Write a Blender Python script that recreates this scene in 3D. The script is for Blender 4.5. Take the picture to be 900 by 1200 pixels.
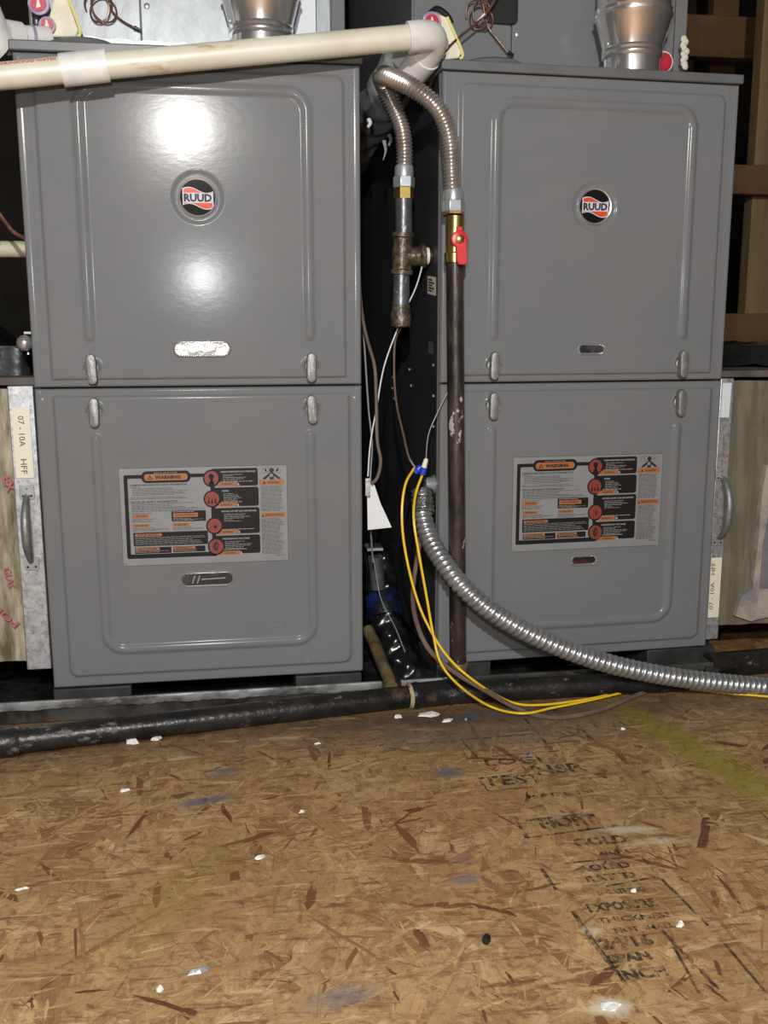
import bpy, bmesh, math, random
import numpy as np
from mathutils import Vector, Matrix
random.seed(7); rng = np.random.default_rng(7)
S = bpy.context.scene
for o in list(bpy.data.objects): bpy.data.objects.remove(o)
COL = S.collection
PI = math.pi
ZB = 0.045                     # height of the furnace bases above the floor
# ------------------------------------------------------------------ camera
F, YAW, PITCH, ROLL = 1159.476, -0.157223, 0.184254, -0.001691
CAM = Vector((0.260021, -1.417558, 0.513496 + ZB))
_f = Vector((-math.sin(YAW)*math.cos(PITCH), math.cos(YAW)*math.cos(PITCH), -math.sin(PITCH)))
_r0 = Vector((math.cos(YAW), math.sin(YAW), 0)); _u0 = _r0.cross(_f)
_r = math.cos(ROLL)*_r0 + math.sin(ROLL)*_u0
_u = -math.sin(ROLL)*_r0 + math.cos(ROLL)*_u0
cd = bpy.data.cameras.new('camera'); cam = bpy.data.objects.new('camera', cd); COL.objects.link(cam)
cd.sensor_fit = 'VERTICAL'; cd.sensor_height = 24; cd.lens = 24*F/1200; cd.clip_start = 0.02
M = Matrix((( _r.x, _u.x, -_f.x, CAM.x), (_r.y, _u.y, -_f.y, CAM.y), (_r.z, _u.z, -_f.z, CAM.z), (0,0,0,1)))
cam.matrix_world = M
S.camera = cam
def at(px, py, Y=None, Z=None):
    """world point seen at a pixel of the photograph, at depth Y (or height Z above the floor)"""
    d = _f + _r*((px-450)/F) - _u*((py-600)/F)
    t = (Y-CAM.y)/d.y if Y is not None else (Z-CAM.z)/d.z
    return CAM + d*t
# ------------------------------------------------------------------ world, lights, exposure
w = bpy.data.worlds.new('attic_dark'); S.world = w; w.use_nodes = True
w.node_tree.nodes['Background'].inputs[0].default_value = (0.55, 0.65, 0.8, 1)
w.node_tree.nodes['Background'].inputs[1].default_value = 0.035
def lamp(name, loc, power, rad, color):
    l = bpy.data.lights.new(name, 'POINT'); l.energy = power; l.shadow_soft_size = rad; l.color = color
    o = bpy.data.objects.new(name, l); o.location = loc; COL.objects.link(o); return o
lamp('head_lamp', (0.147, -2.10, ZB+1.165), 138, 0.022, (1, .975, .94))       # lamp worn above the camera
lamp('phone_flash', (0.205, -1.42, ZB+0.65), 24, 0.014, (.95, .98, 1))      # the phone's own flash
S.view_settings.view_transform = 'Standard'; S.view_settings.look = 'None'
S.view_settings.exposure = 0.0; S.view_settings.gamma = 1; S.view_settings.use_curve_mapping = False

# ------------------------------------------------------------------ materials
def srgb(r, g, b):
    return tuple((c/255/12.92 if c/255 <= .04045 else ((c/255+.055)/1.055)**2.4) for c in (r, g, b)) + (1,)
MATS = {}
def mat(name, col, rough=.5, metal=0, col2=None, scale=20, mix=(.4,.6), bump=0, bscale=80, coat=0, spec=.5,
        stretch=(1,1,1), rvar=0, coords='Object', detail=4, alpha=None, trans=0):
    if name in MATS: return MATS[name]
    m = bpy.data.materials.new(name); m.use_nodes = True; N = m.node_tree.nodes; L = m.node_tree.links
    b = N['Principled BSDF']; b.inputs['Base Color'].default_value = col
    b.inputs['Roughness'].default_value = rough; b.inputs['Metallic'].default_value = metal
    b.inputs['Coat Weight'].default_value = coat; b.inputs['Coat Roughness'].default_value = .15
    b.inputs['Specular IOR Level'].default_value = spec
    b.inputs['Transmission Weight'].default_value = trans
    if col2 or bump or rvar:
        tc = N.new('ShaderNodeTexCoord'); mp = N.new('ShaderNodeMapping'); L.new(tc.outputs[coords], mp.inputs[0])
        mp.inputs['Scale'].default_value = stretch
    if col2 or rvar:
        n = N.new('ShaderNodeTexNoise'); n.inputs['Scale'].default_value = scale; n.inputs['Detail'].default_value = detail
        n.inputs['Roughness'].default_value = .65; L.new(mp.outputs[0], n.inputs['Vector'])
        r = N.new('ShaderNodeValToRGB'); r.color_ramp.elements[0].position = mix[0]; r.color_ramp.elements[1].position = mix[1]
        L.new(n.outputs['Fac'], r.inputs[0])
        if col2:
            r.color_ramp.elements[0].color = col; r.color_ramp.elements[1].color = col2
            L.new(r.outputs[0], b.inputs['Base Color'])
        if rvar:
            mr = N.new('ShaderNodeMapRange'); mr.inputs[3].default_value = max(0.02, rough-rvar); mr.inputs[4].default_value = rough+rvar
            L.new(n.outputs['Fac'], mr.inputs[0]); L.new(mr.outputs[0], b.inputs['Roughness'])
    if bump:
        n2 = N.new('ShaderNodeTexNoise'); n2.inputs['Scale'].default_value = bscale; n2.inputs['Detail'].default_value = 3
        L.new(mp.outputs[0], n2.inputs['Vector'])
        bp = N.new('ShaderNodeBump'); bp.inputs['Strength'].default_value = bump; bp.inputs['Distance'].default_value = .002
        L.new(n2.outputs['Fac'], bp.inputs['Height']); L.new(bp.outputs[0], b.inputs['Normal'])
    MATS[name] = m; return m
def add_layer(m, col, scale, lo, hi, stretch=(1,1,1), rough=None):
    """a second noise-masked layer (dirt, scuffs, speckle) over a material's base colour"""
    N = m.node_tree.nodes; L = m.node_tree.links; b = N['Principled BSDF']
    tc = N.new('ShaderNodeTexCoord'); mp = N.new('ShaderNodeMapping'); mp.inputs['Scale'].default_value = stretch
    mp.inputs['Location'].default_value = (3.1, 7.7, 1.3)
    L.new(tc.outputs['Object'], mp.inputs[0]); n = N.new('ShaderNodeTexNoise'); n.inputs['Scale'].default_value = scale
    n.inputs['Detail'].default_value = 5; n.inputs['Roughness'].default_value = .7; L.new(mp.outputs[0], n.inputs['Vector'])
    r = N.new('ShaderNodeMapRange'); r.inputs[1].default_value = lo; r.inputs[2].default_value = hi; L.new(n.outputs['Fac'], r.inputs[0])
    mx = N.new('ShaderNodeMix'); mx.data_type = 'RGBA'; L.new(r.outputs[0], mx.inputs[0])
    inp = b.inputs['Base Color']
    if inp.links: L.new(inp.links[0].from_socket, mx.inputs[6])
    else: mx.inputs[6].default_value = inp.default_value
    mx.inputs[7].default_value = col; L.new(mx.outputs[2], inp)
    if rough is not None:
        ri = b.inputs['Roughness']; mf = N.new('ShaderNodeMix'); L.new(r.outputs[0], mf.inputs[0])
        if ri.links: L.new(ri.links[0].from_socket, mf.inputs[2])
        else: mf.inputs[2].default_value = ri.default_value
        mf.inputs[3].default_value = rough; L.new(mf.outputs[0], ri)
    return m
G = lambda v: (v, v, v, 1)
paint = mat('grey_paint', (.155,.159,.165,1), .155, 0, (.166,.168,.172,1), 9, (.35,.65), .022, 160, coat=.0, rvar=.02, stretch=(.5,.5,1), spec=.09)
add_layer(paint, (.24,.245,.25,1), 38, .68, .80, (1,1,.6))
paint_cap = mat('grey_paint_cap', (.10,.102,.106,1), .4, 0, (.125,.127,.13,1), 12, (.35,.65), .08, 600)
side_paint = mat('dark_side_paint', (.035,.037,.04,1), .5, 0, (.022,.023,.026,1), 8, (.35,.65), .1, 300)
lever_m = mat('lever_metal', (.27,.27,.265,1), .42, .55, (.20,.20,.195,1), 120, (.4,.6), .3, 700)
chrome = mat('chrome', (.80,.81,.83,1), .17, .82, bump=.12, bscale=60)
flue = mat('flue_steel', (.92,.92,.92,1), .16, .88, (.72,.71,.70,1), 9, (.4,.6), .45, 30, rvar=.05, stretch=(1,1,.25))
galv = mat('galvanised', (.62,.64,.66,1), .42, .75, (.45,.47,.50,1), 55, (.42,.58), .1, 120, rvar=.1)
add_layer(galv, (.34,.35,.37,1), 120, .5, .6)
blackp = mat('black_plastic', G(.012), .35)
rubber = mat('black_rubber', G(.015), .6, 0, G(.03), 30)
dark_glass = mat('dark_glass', (.02,.022,.028,1), .08, 0, (.05,.05,.055,1), 30, (.45,.55))
clear_window = mat('hazy_film', (.55,.56,.55,1), .16, .7, (.75,.77,.75,1), 60, (.4,.6), .9, 70)
red_glass = mat('red_glass', (.06,.02,.03,1), .1, 0, (.015,.013,.016,1), 45, (.45,.55))
pvc = mat('old_pvc', (.56,.52,.40,1), .38, 0, (.64,.61,.51,1), 8, (.35,.6))
add_layer(pvc, (.48,.33,.14,1), 14, .60, .70, (.6,2,2))
pvc_w = mat('white_pvc', (.76,.75,.71,1), .35, 0, (.60,.59,.57,1), 14)
blkpipe = mat('black_iron', (.010,.010,.010,1), .34, 0, (.024,.021,.019,1), 22, (.4,.62), .5, 120, rvar=.10, spec=.32)
add_layer(blkpipe, (.16,.15,.14,1), 42, .60, .70, (.6,1,1), .7)
add_layer(blkpipe, (.09,.05,.025,1), 12, .60, .72, (1,1,1), .7)
riser_m = mat('riser_iron', (.028,.022,.018,1), .38, .25, (.07,.055,.042,1), 30, (.4,.62), .35, 160, stretch=(1,1,.3))
add_layer(riser_m, (.010,.009,.008,1), 30, .50, .62, (1,1,.25), .5); add_layer(riser_m, (.42,.40,.36,1), 34, .625, .65, (1,1,.6), .7)
castiron = mat('cast_iron', (.055,.050,.040,1), .36, .35, (.16,.12,.07,1), 70, (.45,.65), .7, 160)
steelgrey = mat('grey_pipe', (.17,.18,.20,1), .35, .6, (.10,.10,.11,1), 34, (.4,.6), .3, 120)
add_layer(steelgrey, (.55,.55,.55,1), 60, .62, .66, (1,1,.6), .7)
brass = mat('brass', (.55,.38,.12,1), .26, .9, (.40,.27,.09,1), 40)
zinc = mat('zinc_nut', (.48,.51,.53,1), .33, .6, (.38,.41,.43,1), 50)
flexm = mat('stainless_flex', (.46,.42,.38,1), .27, .8, (.58,.55,.51,1), 24)
conduit_m = mat('flexible_conduit', (.40,.41,.42,1), .30, .78, (.50,.51,.52,1), 40)
redm = mat('red_handle', (.50,.015,.02,1), .35, 0, (.60,.03,.04,1), 40)
yellow = mat('yellow_wire', (.78,.50,.02,1), .38)
brownw = mat('brown_cable', (.115,.075,.055,1), .45, 0, (.16,.11,.085,1), 20)
greyw = mat('grey_wire', (.25,.25,.25,1), .4)
whitew = mat('white_string', (.7,.68,.66,1), .5)
copper = mat('copper', (.22,.115,.075,1), .33, .55, (.12,.065,.045,1), 60)
bluep = mat('blue_plastic', (.02,.05,.45,1), .3)
creamp = mat('cream_plastic', (.72,.66,.50,1), .45)
paper = mat('white_paper', (.72,.73,.74,1), .8)
sticker_m = mat('sticker_white', (.70,.66,.52,1), .55)
sticker_w = mat('sticker_plain', (.62,.65,.68,1), .5)
ink = mat('black_ink', G(.012), .6)
inkgrey = mat('grey_ink', G(.045), .6)
whiteink = mat('white_ink', (.33,.33,.33,1), .5)
lab_bg = mat('label_silver', (.225,.23,.235,1), .42, 0, (.205,.21,.215,1), 30)
lab_black = mat('label_black', (.012,.011,.011,1), .45, spec=.2)
lab_or = mat('label_orange', (.33,.115,.035,1), .42)
lab_red = mat('label_red', (.22,.036,.03,1), .42)
emb_red = mat('emblem_red', (.60,.07,.025,1), .15, spec=.12)
emb_black = mat('emblem_black', (.010,.008,.009,1), .08, spec=.15)
emb_white = mat('emblem_silver', (.50,.50,.56,1), .15, 0, spec=.12)
plaster = mat('plaster_white', (.72,.70,.66,1), .85, bump=.5, bscale=150)
foam = mat('foam_sealant', (.62,.58,.48,1), .9, bump=.8, bscale=140)
foil = mat('foil_tape', (.88,.88,.87,1), .45, .1, bump=1.0, bscale=110)
wood = mat('framing_wood', (.100,.050,.018,1), .7, 0, (.135,.070,.027,1), 3, (.35,.65), .2, 60, stretch=(1,9,9))
add_layer(wood, (.13,.07,.03,1), 3, .62, .72, (.8,1,1))
wood_v = mat('framing_wood_upright', (.14,.088,.038,1), .7, 0, (.21,.135,.063,1), 3, (.35,.65), .2, 60, stretch=(9,9,1))
darkwall = mat('dark_deck', (.016,.013,.010,1), .9, 0, (.028,.022,.016,1), 3)
bounce_wall = mat('bounce_wall_grey', (.30,.30,.30,1), .85, 0, (.46,.455,.44,1), 5, (.35,.65), stretch=(1,6,1))  # unseen front wall, kept pale to bounce soft fill and reflect in the metal
panm = mat('pan_steel', (.11,.105,.095,1), .32, .5, (.035,.028,.02,1), 16, (.40,.6), .5, 40, rvar=.08)
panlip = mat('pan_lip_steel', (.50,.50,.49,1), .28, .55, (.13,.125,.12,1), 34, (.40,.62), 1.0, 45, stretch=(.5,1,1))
paninside = mat('pan_black', (.012,.012,.013,1), .2, 0, (.03,.03,.035,1), 20, (.45,.6), .5, 40)
stainpipe = mat('stained_tube', (.075,.05,.022,1), .45, 0, (.17,.125,.065,1), 25, (.38,.6), .5, 80)
duct_dark = mat('dark_sleeve', (.20,.215,.225,1), .42, .1, (.46,.48,.49,1), 22, (.4,.66), .9, 45)
blackbag = mat('black_film', G(.006), .22, 0, G(.012), 20, bump=.9, bscale=22)
film_l = mat('fibreglass_wrap', (.115,.088,.045,1), .30, 0, (.44,.40,.30,1), 26, (.36,.68), 1.0, 40, stretch=(2.2,1,.45), rvar=.1)
film_r = mat('foil_wrap_dull', (.125,.115,.078,1), .42, .1, (.19,.17,.115,1), 16, (.42,.62), .6, 26, stretch=(3,1,.5))
patch_m = mat('mastic_patch', (.36,.32,.26,1), .8, 0, (.20,.19,.18,1), 22, (.42,.6), .9, 60)
greyfoil = mat('grey_foil', (.27,.27,.29,1), .4, .4, (.20,.20,.22,1), 14)
ducttop = mat('dusty_top', (.115,.100,.085,1), .75, 0, (.055,.045,.038,1), 9, (.4,.6), .7, 30)
pinkink = mat('pink_ink', (.42,.09,.12,1), .6)
redring = mat('red_port', (.40,.012,.035,1), .35, 0, (.52,.03,.06,1), 90)
purple = mat('purple_cement', (.26,.20,.34,1), .45, 0, (.40,.36,.44,1), 60)
portplate = mat('port_plate', (.66,.60,.45,1), .6, 0, (.74,.70,.56,1), 40, bump=.3, bscale=150)
yel = mat('yellow_edge', (.70,.66,.24,1), .6)
mottled = mat('mottled_pipe_cover', (.55,.52,.38,1), .6, 0, (.12,.12,.11,1), 34, (.52,.60), .5, 60)

# ------------------------------------------------------------------ object helpers
class MB:
    """collects shapes for ONE mesh object"""
    def __init__(s): s.v = []; s.f = []; s.mi = []; s.mats = []; s.cur = 0; s.X = None
    def use(s, m):
        if m not in s.mats: s.mats.append(m)
        s.cur = s.mats.index(m); return s
    def add(s, vs, fs):
        n = len(s.v)
        s.v += [tuple(s.X @ Vector(p)) if s.X else tuple(p) for p in vs]
        s.f += [tuple(i+n for i in f) for f in fs]; s.mi += [s.cur]*len(fs); return s
    def box(s, x0, x1, y0, y1, z0, z1):
        return s.add([(x0,y0,z0),(x1,y0,z0),(x1,y1,z0),(x0,y1,z0),(x0,y0,z1),(x1,y0,z1),(x1,y1,z1),(x0,y1,z1)],
                     [(0,3,2,1),(4,5,6,7),(0,1,5,4),(1,2,6,5),(2,3,7,6),(3,0,4,7)])
    def prism(s, poly, a, b, fn):
        """poly = 2D points, extruded between a and b; fn(p, q, h) -> 3D"""
        n = len(poly)
        return s.add([fn(p[0], p[1], a) for p in poly] + [fn(p[0], p[1], b) for p in poly],
                     [tuple(range(n)), tuple(range(2*n-1, n-1, -1))] + [(i, i+n, (i+1)%n+n, (i+1)%n) for i in range(n)])
    def lathe(s, prof, o, axis, seg=24, caps=True, flat=0):
        """prof = [(distance along axis, radius)...]"""
        ax = Vector(axis).normalized(); t = Vector((0,0,1)) if abs(ax.z) < .9 else Vector((1,0,0))
        e1 = ax.cross(t).normalized(); e2 = ax.cross(e1); o = Vector(o); vs = []; fs = []
        for (d, r) in prof:
            for k in range(seg):
                a = 2*PI*(k+.5)/seg; vs.append(o + ax*d + (e1*math.cos(a) + e2*math.sin(a))*r)
        for i in range(len(prof)-1):
            for k in range(seg):
                fs.append((i*seg+k, i*seg+(k+1)%seg, (i+1)*seg+(k+1)%seg, (i+1)*seg+k))
        if caps:
            fs.append(tuple(range(seg-1, -1, -1))); fs.append(tuple((len(prof)-1)*seg+k for k in range(seg)))
        return s.add(vs, fs)
    def cyl(s, p0, p1, r, seg=20, r1=None):
        p0 = Vector(p0); d = Vector(p1)-p0
        return s.lathe([(0, r), (d.length, r if r1 is None else r1)], p0, d, seg)
    def sweep(s, pts, rad, seg=10, caps=True):
        """pts list of Vector, rad number or function(arc length)"""
        n = len(pts); T = [(pts[min(i+1,n-1)]-pts[max(i-1,0)]).normalized() for i in range(n)]
        t = Vector((0,0,1)) if abs(T[0].z) < .9 else Vector((1,0,0)); e = T[0].cross(t).normalized(); vs = []; fs = []; L = 0
        for i in range(n):
            if i: L += (pts[i]-pts[i-1]).length
            e = (e - T[i]*e.dot(T[i])).normalized(); g = T[i].cross(e)
            r = rad(L) if callable(rad) else rad
            for k in range(seg):
                a = 2*PI*k/seg; rr = r(a) if callable(r) else r
                vs.append(pts[i] + (e*math.cos(a)+g*math.sin(a))*rr)
        for i in range(n-1):
            for k in range(seg): fs.append((i*seg+k, i*seg+(k+1)%seg, (i+1)*seg+(k+1)%seg, (i+1)*seg+k))
        if caps: fs += [tuple(range(seg-1,-1,-1)), tuple((n-1)*seg+k for k in range(seg))]
        return s.add(vs, fs)
    def build(s, name, m=None, parent=None, smooth=40, bevel=0, bseg=2):
        v = s.v; org = Vector((0,0,0))
        if parent is None and v:
            a = np.array(v); org = Vector(((a[:,0].min()+a[:,0].max())/2, (a[:,1].min()+a[:,1].max())/2, a[:,2].min()))
            v = [tuple(Vector(p)-org) for p in v]
        me = bpy.data.meshes.new(name); me.from_pydata(v, [], s.f)
        ms = s.mats or [m]
        for q in ms: me.materials.append(q)
        if len(ms) > 1: me.polygons.foreach_set('material_index', s.mi)
        me.validate(); me.update()
        bm = bmesh.new(); bm.from_mesh(me); bmesh.ops.recalc_face_normals(bm, faces=bm.faces) if len(s.f) < 60000 else None
        bm.to_mesh(me); bm.free()
        if smooth:
            me.shade_smooth(); me.set_sharp_from_angle(angle=math.radians(smooth))
        o = bpy.data.objects.new(name, me); o.location = org; COL.objects.link(o); o.parent = parent
        if bevel:
            md = o.modifiers.new('bevel', 'BEVEL'); md.width = bevel; md.segments = bseg; md.limit_method = 'ANGLE'; md.angle_limit = .6
            md.harden_normals = False
        return o
def tag(o, label=None, cat=None, group=None, kind=None):
    if label: o['label'] = label
    if cat: o['category'] = cat
    if group: o['group'] = group
    if kind: o['kind'] = kind
    return o
def thing(name, loc, label, cat, group=None, rz=0):
    o = bpy.data.objects.new(name, None); o.empty_display_size = .05; o.location = loc; o.rotation_euler = (0,0,rz)
    COL.objects.link(o); return tag(o, label, cat, group)
def local(root, p):                                            # world point -> coordinates of a thing's Empty
    a = root.rotation_euler.z; d = Vector(p)-root.location
    return Vector((d.x*math.cos(a)+d.y*math.sin(a), -d.x*math.sin(a)+d.y*math.cos(a), d.z))
def crv(ctrl, step=.004):
    """Catmull-Rom through control points, resampled evenly"""
    P = [Vector(p) for p in ctrl]; P = [P[0]*2-P[1]] + P + [P[-1]*2-P[-2]]; out = []
    for i in range(1, len(P)-2):
        n = max(4, int((P[i+1]-P[i]).length/step*2))
        for k in range(n):
            t = k/n; a, b, c, d = P[i-1:i+3]
            out.append(.5*((2*b) + (c-a)*t + (2*a-5*b+4*c-d)*t*t + (3*b-3*c+d-a)*t**3))
    out.append(P[-2]); res = [out[0]]; acc = 0
    for i in range(1, len(out)):
        seg = (out[i]-out[i-1]).length; pos = 0
        while acc + seg - pos >= step:
            pos += step-acc; acc = 0; res.append(out[i-1].lerp(out[i], pos/max(seg,1e-9)))
        acc += seg-pos
    return res
_TX = {}
def text_geo(s, bold=0.0):
    k = (s, bold)
    if k not in _TX:
        c = bpy.data.curves.new('t', 'FONT'); c.body = s; c.size = 1; c.offset = bold; c.resolution_u = 2
        o = bpy.data.objects.new('t', c); COL.objects.link(o); bpy.context.view_layer.update()
        me = bpy.data.meshes.new_from_object(o); v = [(p.co.x, p.co.y) for p in me.vertices]; f = [tuple(p.vertices) for p in me.polygons]
        bpy.data.objects.remove(o); bpy.data.curves.remove(c); bpy.data.meshes.remove(me)
        _TX[k] = (v, f)
    return _TX[k]
def put_text(mb, s, fn, width=None, height=1.0, bold=0.0):
    """fn(u, v) -> 3D; u runs over width, v over height (cap height = height)"""
    v, f = text_geo(s, bold)
    if not v: return
    x0 = min(p[0] for p in v); x1 = max(p[0] for p in v); y0 = min(p[1] for p in v); y1 = max(p[1] for p in v)
    sy = height/(y1-y0); sx = (width/(x1-x0)) if width else sy
    mb.add([fn((p[0]-x0)*sx, (p[1]-y0)*sy) for p in v], f)
def rrect(x0, x1, y0, y1, r, n=5):
    pts = []
    for cx, cy, a0 in ((x1-r, y0+r, -PI/2), (x1-r, y1-r, 0), (x0+r, y1-r, PI/2), (x0+r, y0+r, PI)):
        for k in range(n+1):
            a = a0 + PI/2*k/n; pts.append((cx+r*math.cos(a), cy+r*math.sin(a)))
    return pts
def circ(cx, cy, r, n=28): return [(cx+r*math.cos(2*PI*k/n), cy+r*math.sin(2*PI*k/n)) for k in range(n)]

# ------------------------------------------------------------------ floor: oriented strand board
def floor_material(name, strands):
    m = bpy.data.materials.new(name); m.use_nodes = True; N = m.node_tree.nodes; L = m.node_tree.links; b = N['Principled BSDF']
    b.inputs['Roughness'].default_value = .62; b.inputs['Specular IOR Level'].default_value = .3
    tc = N.new('ShaderNodeTexCoord')
    if strands:
        at_ = N.new('ShaderNodeAttribute'); at_.attribute_name = 'tint'; base = at_.outputs['Color']
        uv = N.new('ShaderNodeUVMap'); uv.uv_map = 'grain'
        mp = N.new('ShaderNodeMapping'); mp.inputs['Scale'].default_value = (14, 420, 1); L.new(uv.outputs[0], mp.inputs[0])
        n = N.new('ShaderNodeTexNoise'); n.inputs['Scale'].default_value = 1; n.inputs['Detail'].default_value = 3; L.new(mp.outputs[0], n.inputs['Vector'])
        mr = N.new('ShaderNodeMapRange'); mr.inputs[1].default_value = .25; mr.inputs[2].default_value = .75; mr.inputs[3].default_value = .74; mr.inputs[4].default_value = 1.2
        L.new(n.outputs['Fac'], mr.inputs[0])
        mu = N.new('ShaderNodeVectorMath'); mu.operation = 'SCALE'; L.new(base, mu.inputs[0]); L.new(mr.outputs[0], mu.inputs['Scale']); base = mu.outputs[0]
        bp = N.new('ShaderNodeBump'); bp.inputs['Strength'].default_value = .35; bp.inputs['Distance'].default_value = .001
        L.new(n.outputs['Fac'], bp.inputs['Height']); L.new(bp.outputs[0], b.inputs['Normal'])
    else:
        n = N.new('ShaderNodeTexNoise'); n.inputs['Scale'].default_value = 30; n.inputs['Detail'].default_value = 6; L.new(tc.outputs['Object'], n.inputs['Vector'])
        r = N.new('ShaderNodeValToRGB'); r.color_ramp.elements[0].position = .35; r.color_ramp.elements[1].position = .65
        r.color_ramp.elements[0].color = srgb(112,76,44); r.color_ramp.elements[1].color = srgb(166,126,84)
        L.new(n.outputs['Fac'], r.inputs[0]); base = r.outputs[0]
    def over(base, col, mask):
        mx = N.new('ShaderNodeMix'); mx.data_type = 'RGBA'; L.new(mask, mx.inputs[0]); L.new(base, mx.inputs[6]); mx.inputs[7].default_value = col
        return mx.outputs[2]
    def noise(scale, lo, hi, a, bb, st=(1,1,1)):
        mp = N.new('ShaderNodeMapping'); mp.inputs['Scale'].default_value = st; L.new(tc.outputs['Object'], mp.inputs[0])
        n = N.new('ShaderNodeTexNoise'); n.inputs['Scale'].default_value = scale; n.inputs['Detail'].default_value = 6; n.inputs['Roughness'].default_value = .7
        L.new(mp.outputs[0], n.inputs['Vector']); q = N.new('ShaderNodeMapRange'); q.inputs[1].default_value = lo; q.inputs[2].default_value = hi
        q.inputs[3].default_value = a; q.inputs[4].default_value = bb; L.new(n.outputs['Fac'], q.inputs[0]); return q.outputs[0]
    def blob(cx, cy, rx, ry, ang, nz, strength, soft=.5):
        """ellipse-shaped stain with a ragged edge"""
        mp = N.new('ShaderNodeMapping'); mp.vector_type = 'TEXTURE'; mp.inputs['Location'].default_value = (cx, cy, 0)
        mp.inputs['Rotation'].default_value = (0,0,ang); mp.inputs['Scale'].default_value = (rx, ry, 50)
        L.new(tc.outputs['Object'], mp.inputs[0]); ln = N.new('ShaderNodeVectorMath'); ln.operation = 'LENGTH'; L.new(mp.outputs[0], ln.inputs[0])
        ad = N.new('ShaderNodeMath'); ad.operation = 'ADD'; L.new(ln.outputs['Value'], ad.inputs[0]); L.new(noise(nz, 0, 1, -1.0, 1.0), ad.inputs[1])
        q = N.new('ShaderNodeMapRange'); q.inputs[1].default_value = 1+soft; q.inputs[2].default_value = 1-soft; q.inputs[3].default_value = 0; q.inputs[4].default_value = strength
        L.new(ad.outputs[0], q.inputs[0]); return q.outputs[0]
    base = over(base, srgb(140,104,68), noise(5, .42, .66, 0, .55))                       # general grime
    base = over(base, srgb(116,82,54), noise(85, .50, .66, 0, .7)); base = over(base, srgb(104,84,66), blob(.35,-.06,1.3,.11,0,9,.55,.5)); base = over(base, srgb(104,62,40), noise(30, .60, .70, 0, .6, (1,.5,1)))
    
    for an, sd, colr, st in ((.25, 0, (112,74,46), .75), (1.2, 5, (124,84,54), .6), (2.3, 9, (104,66,42), .65), (-.3, 14, (206,174,128), .6)):
        mp = N.new('ShaderNodeMapping'); mp.inputs['Rotation'].default_value = (0,0,an); mp.inputs['Location'].default_value = (sd,sd,0); mp.inputs['Scale'].default_value = (13,75,1); L.new(tc.outputs['Object'], mp.inputs[0])
        nn = N.new('ShaderNodeTexNoise'); nn.inputs['Scale'].default_value = 1; nn.inputs['Detail'].default_value = 5; nn.inputs['Roughness'].default_value = .65; nn.inputs['Distortion'].default_value = .4; L.new(mp.outputs[0], nn.inputs['Vector'])
        q = N.new('ShaderNodeMapRange'); q.inputs[1].default_value = .59; q.inputs[2].default_value = .66; q.inputs[4].default_value = st; L.new(nn.outputs['Fac'], q.inputs[0]); base = over(base, srgb(*colr), q.outputs[0])
    base = over(base, srgb(208,176,132), noise(60, .60, .72, 0, .55, (.6,1,1)))
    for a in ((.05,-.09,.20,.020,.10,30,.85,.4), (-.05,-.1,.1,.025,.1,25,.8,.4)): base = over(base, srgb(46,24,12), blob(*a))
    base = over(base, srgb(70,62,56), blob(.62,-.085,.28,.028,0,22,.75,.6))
    base = over(base, srgb(84,78,74), blob(.60,-.15,.16,.04,0,40,.45,.6))
    base = over(base, srgb(138,128,24), blob(.88,-.30,.25,.030,-1.35,34,.62,.6))
    base = over(base, srgb(138,124,36), blob(.20,-.48,.10,.03,1.1,30,.30,.6))
    for (px, py, rx, ry, s) in ((240,938,.030,.008,.85), (525,905,.016,.012,.8), (545,1008,.010,.006,.4), (262,905,.018,.010,.5), (560,838,.05,.012,.4), (545,1030,.014,.008,.5), (400,1168,.03,.012,.5)):
        p = at(px, py, Z=0); base = over(base, srgb(96,98,112), blob(p.x, p.y, rx, ry, .2, 60, s))
    for (px, py, rx, ry, s) in ((735,972,.030,.006,.7), (775,985,.028,.005,.45), (715,1180,.016,.010,.9), (695,1090,.010,.006,.5)):
        p = at(px, py, Z=0); base = over(base, srgb(198,186,166), blob(p.x, p.y, rx, ry, -.1, 80, s))
    L.new(base, b.inputs['Base Color'])
    return m
fm = floor_material('strand_board', False); sm = floor_material('strand_board_strands', True)
mb = MB(); mb.box(-2.2, 3.2, -3.2, 2.4, -.04, -.0017)
floor = mb.build('floor', fm, smooth=0); 
fo = floor.location.copy()
for v in floor.data.vertices: v.co += fo                        # keep object space = world space for the stains
floor.location = (0,0,0); tag(floor, kind='structure')
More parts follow.
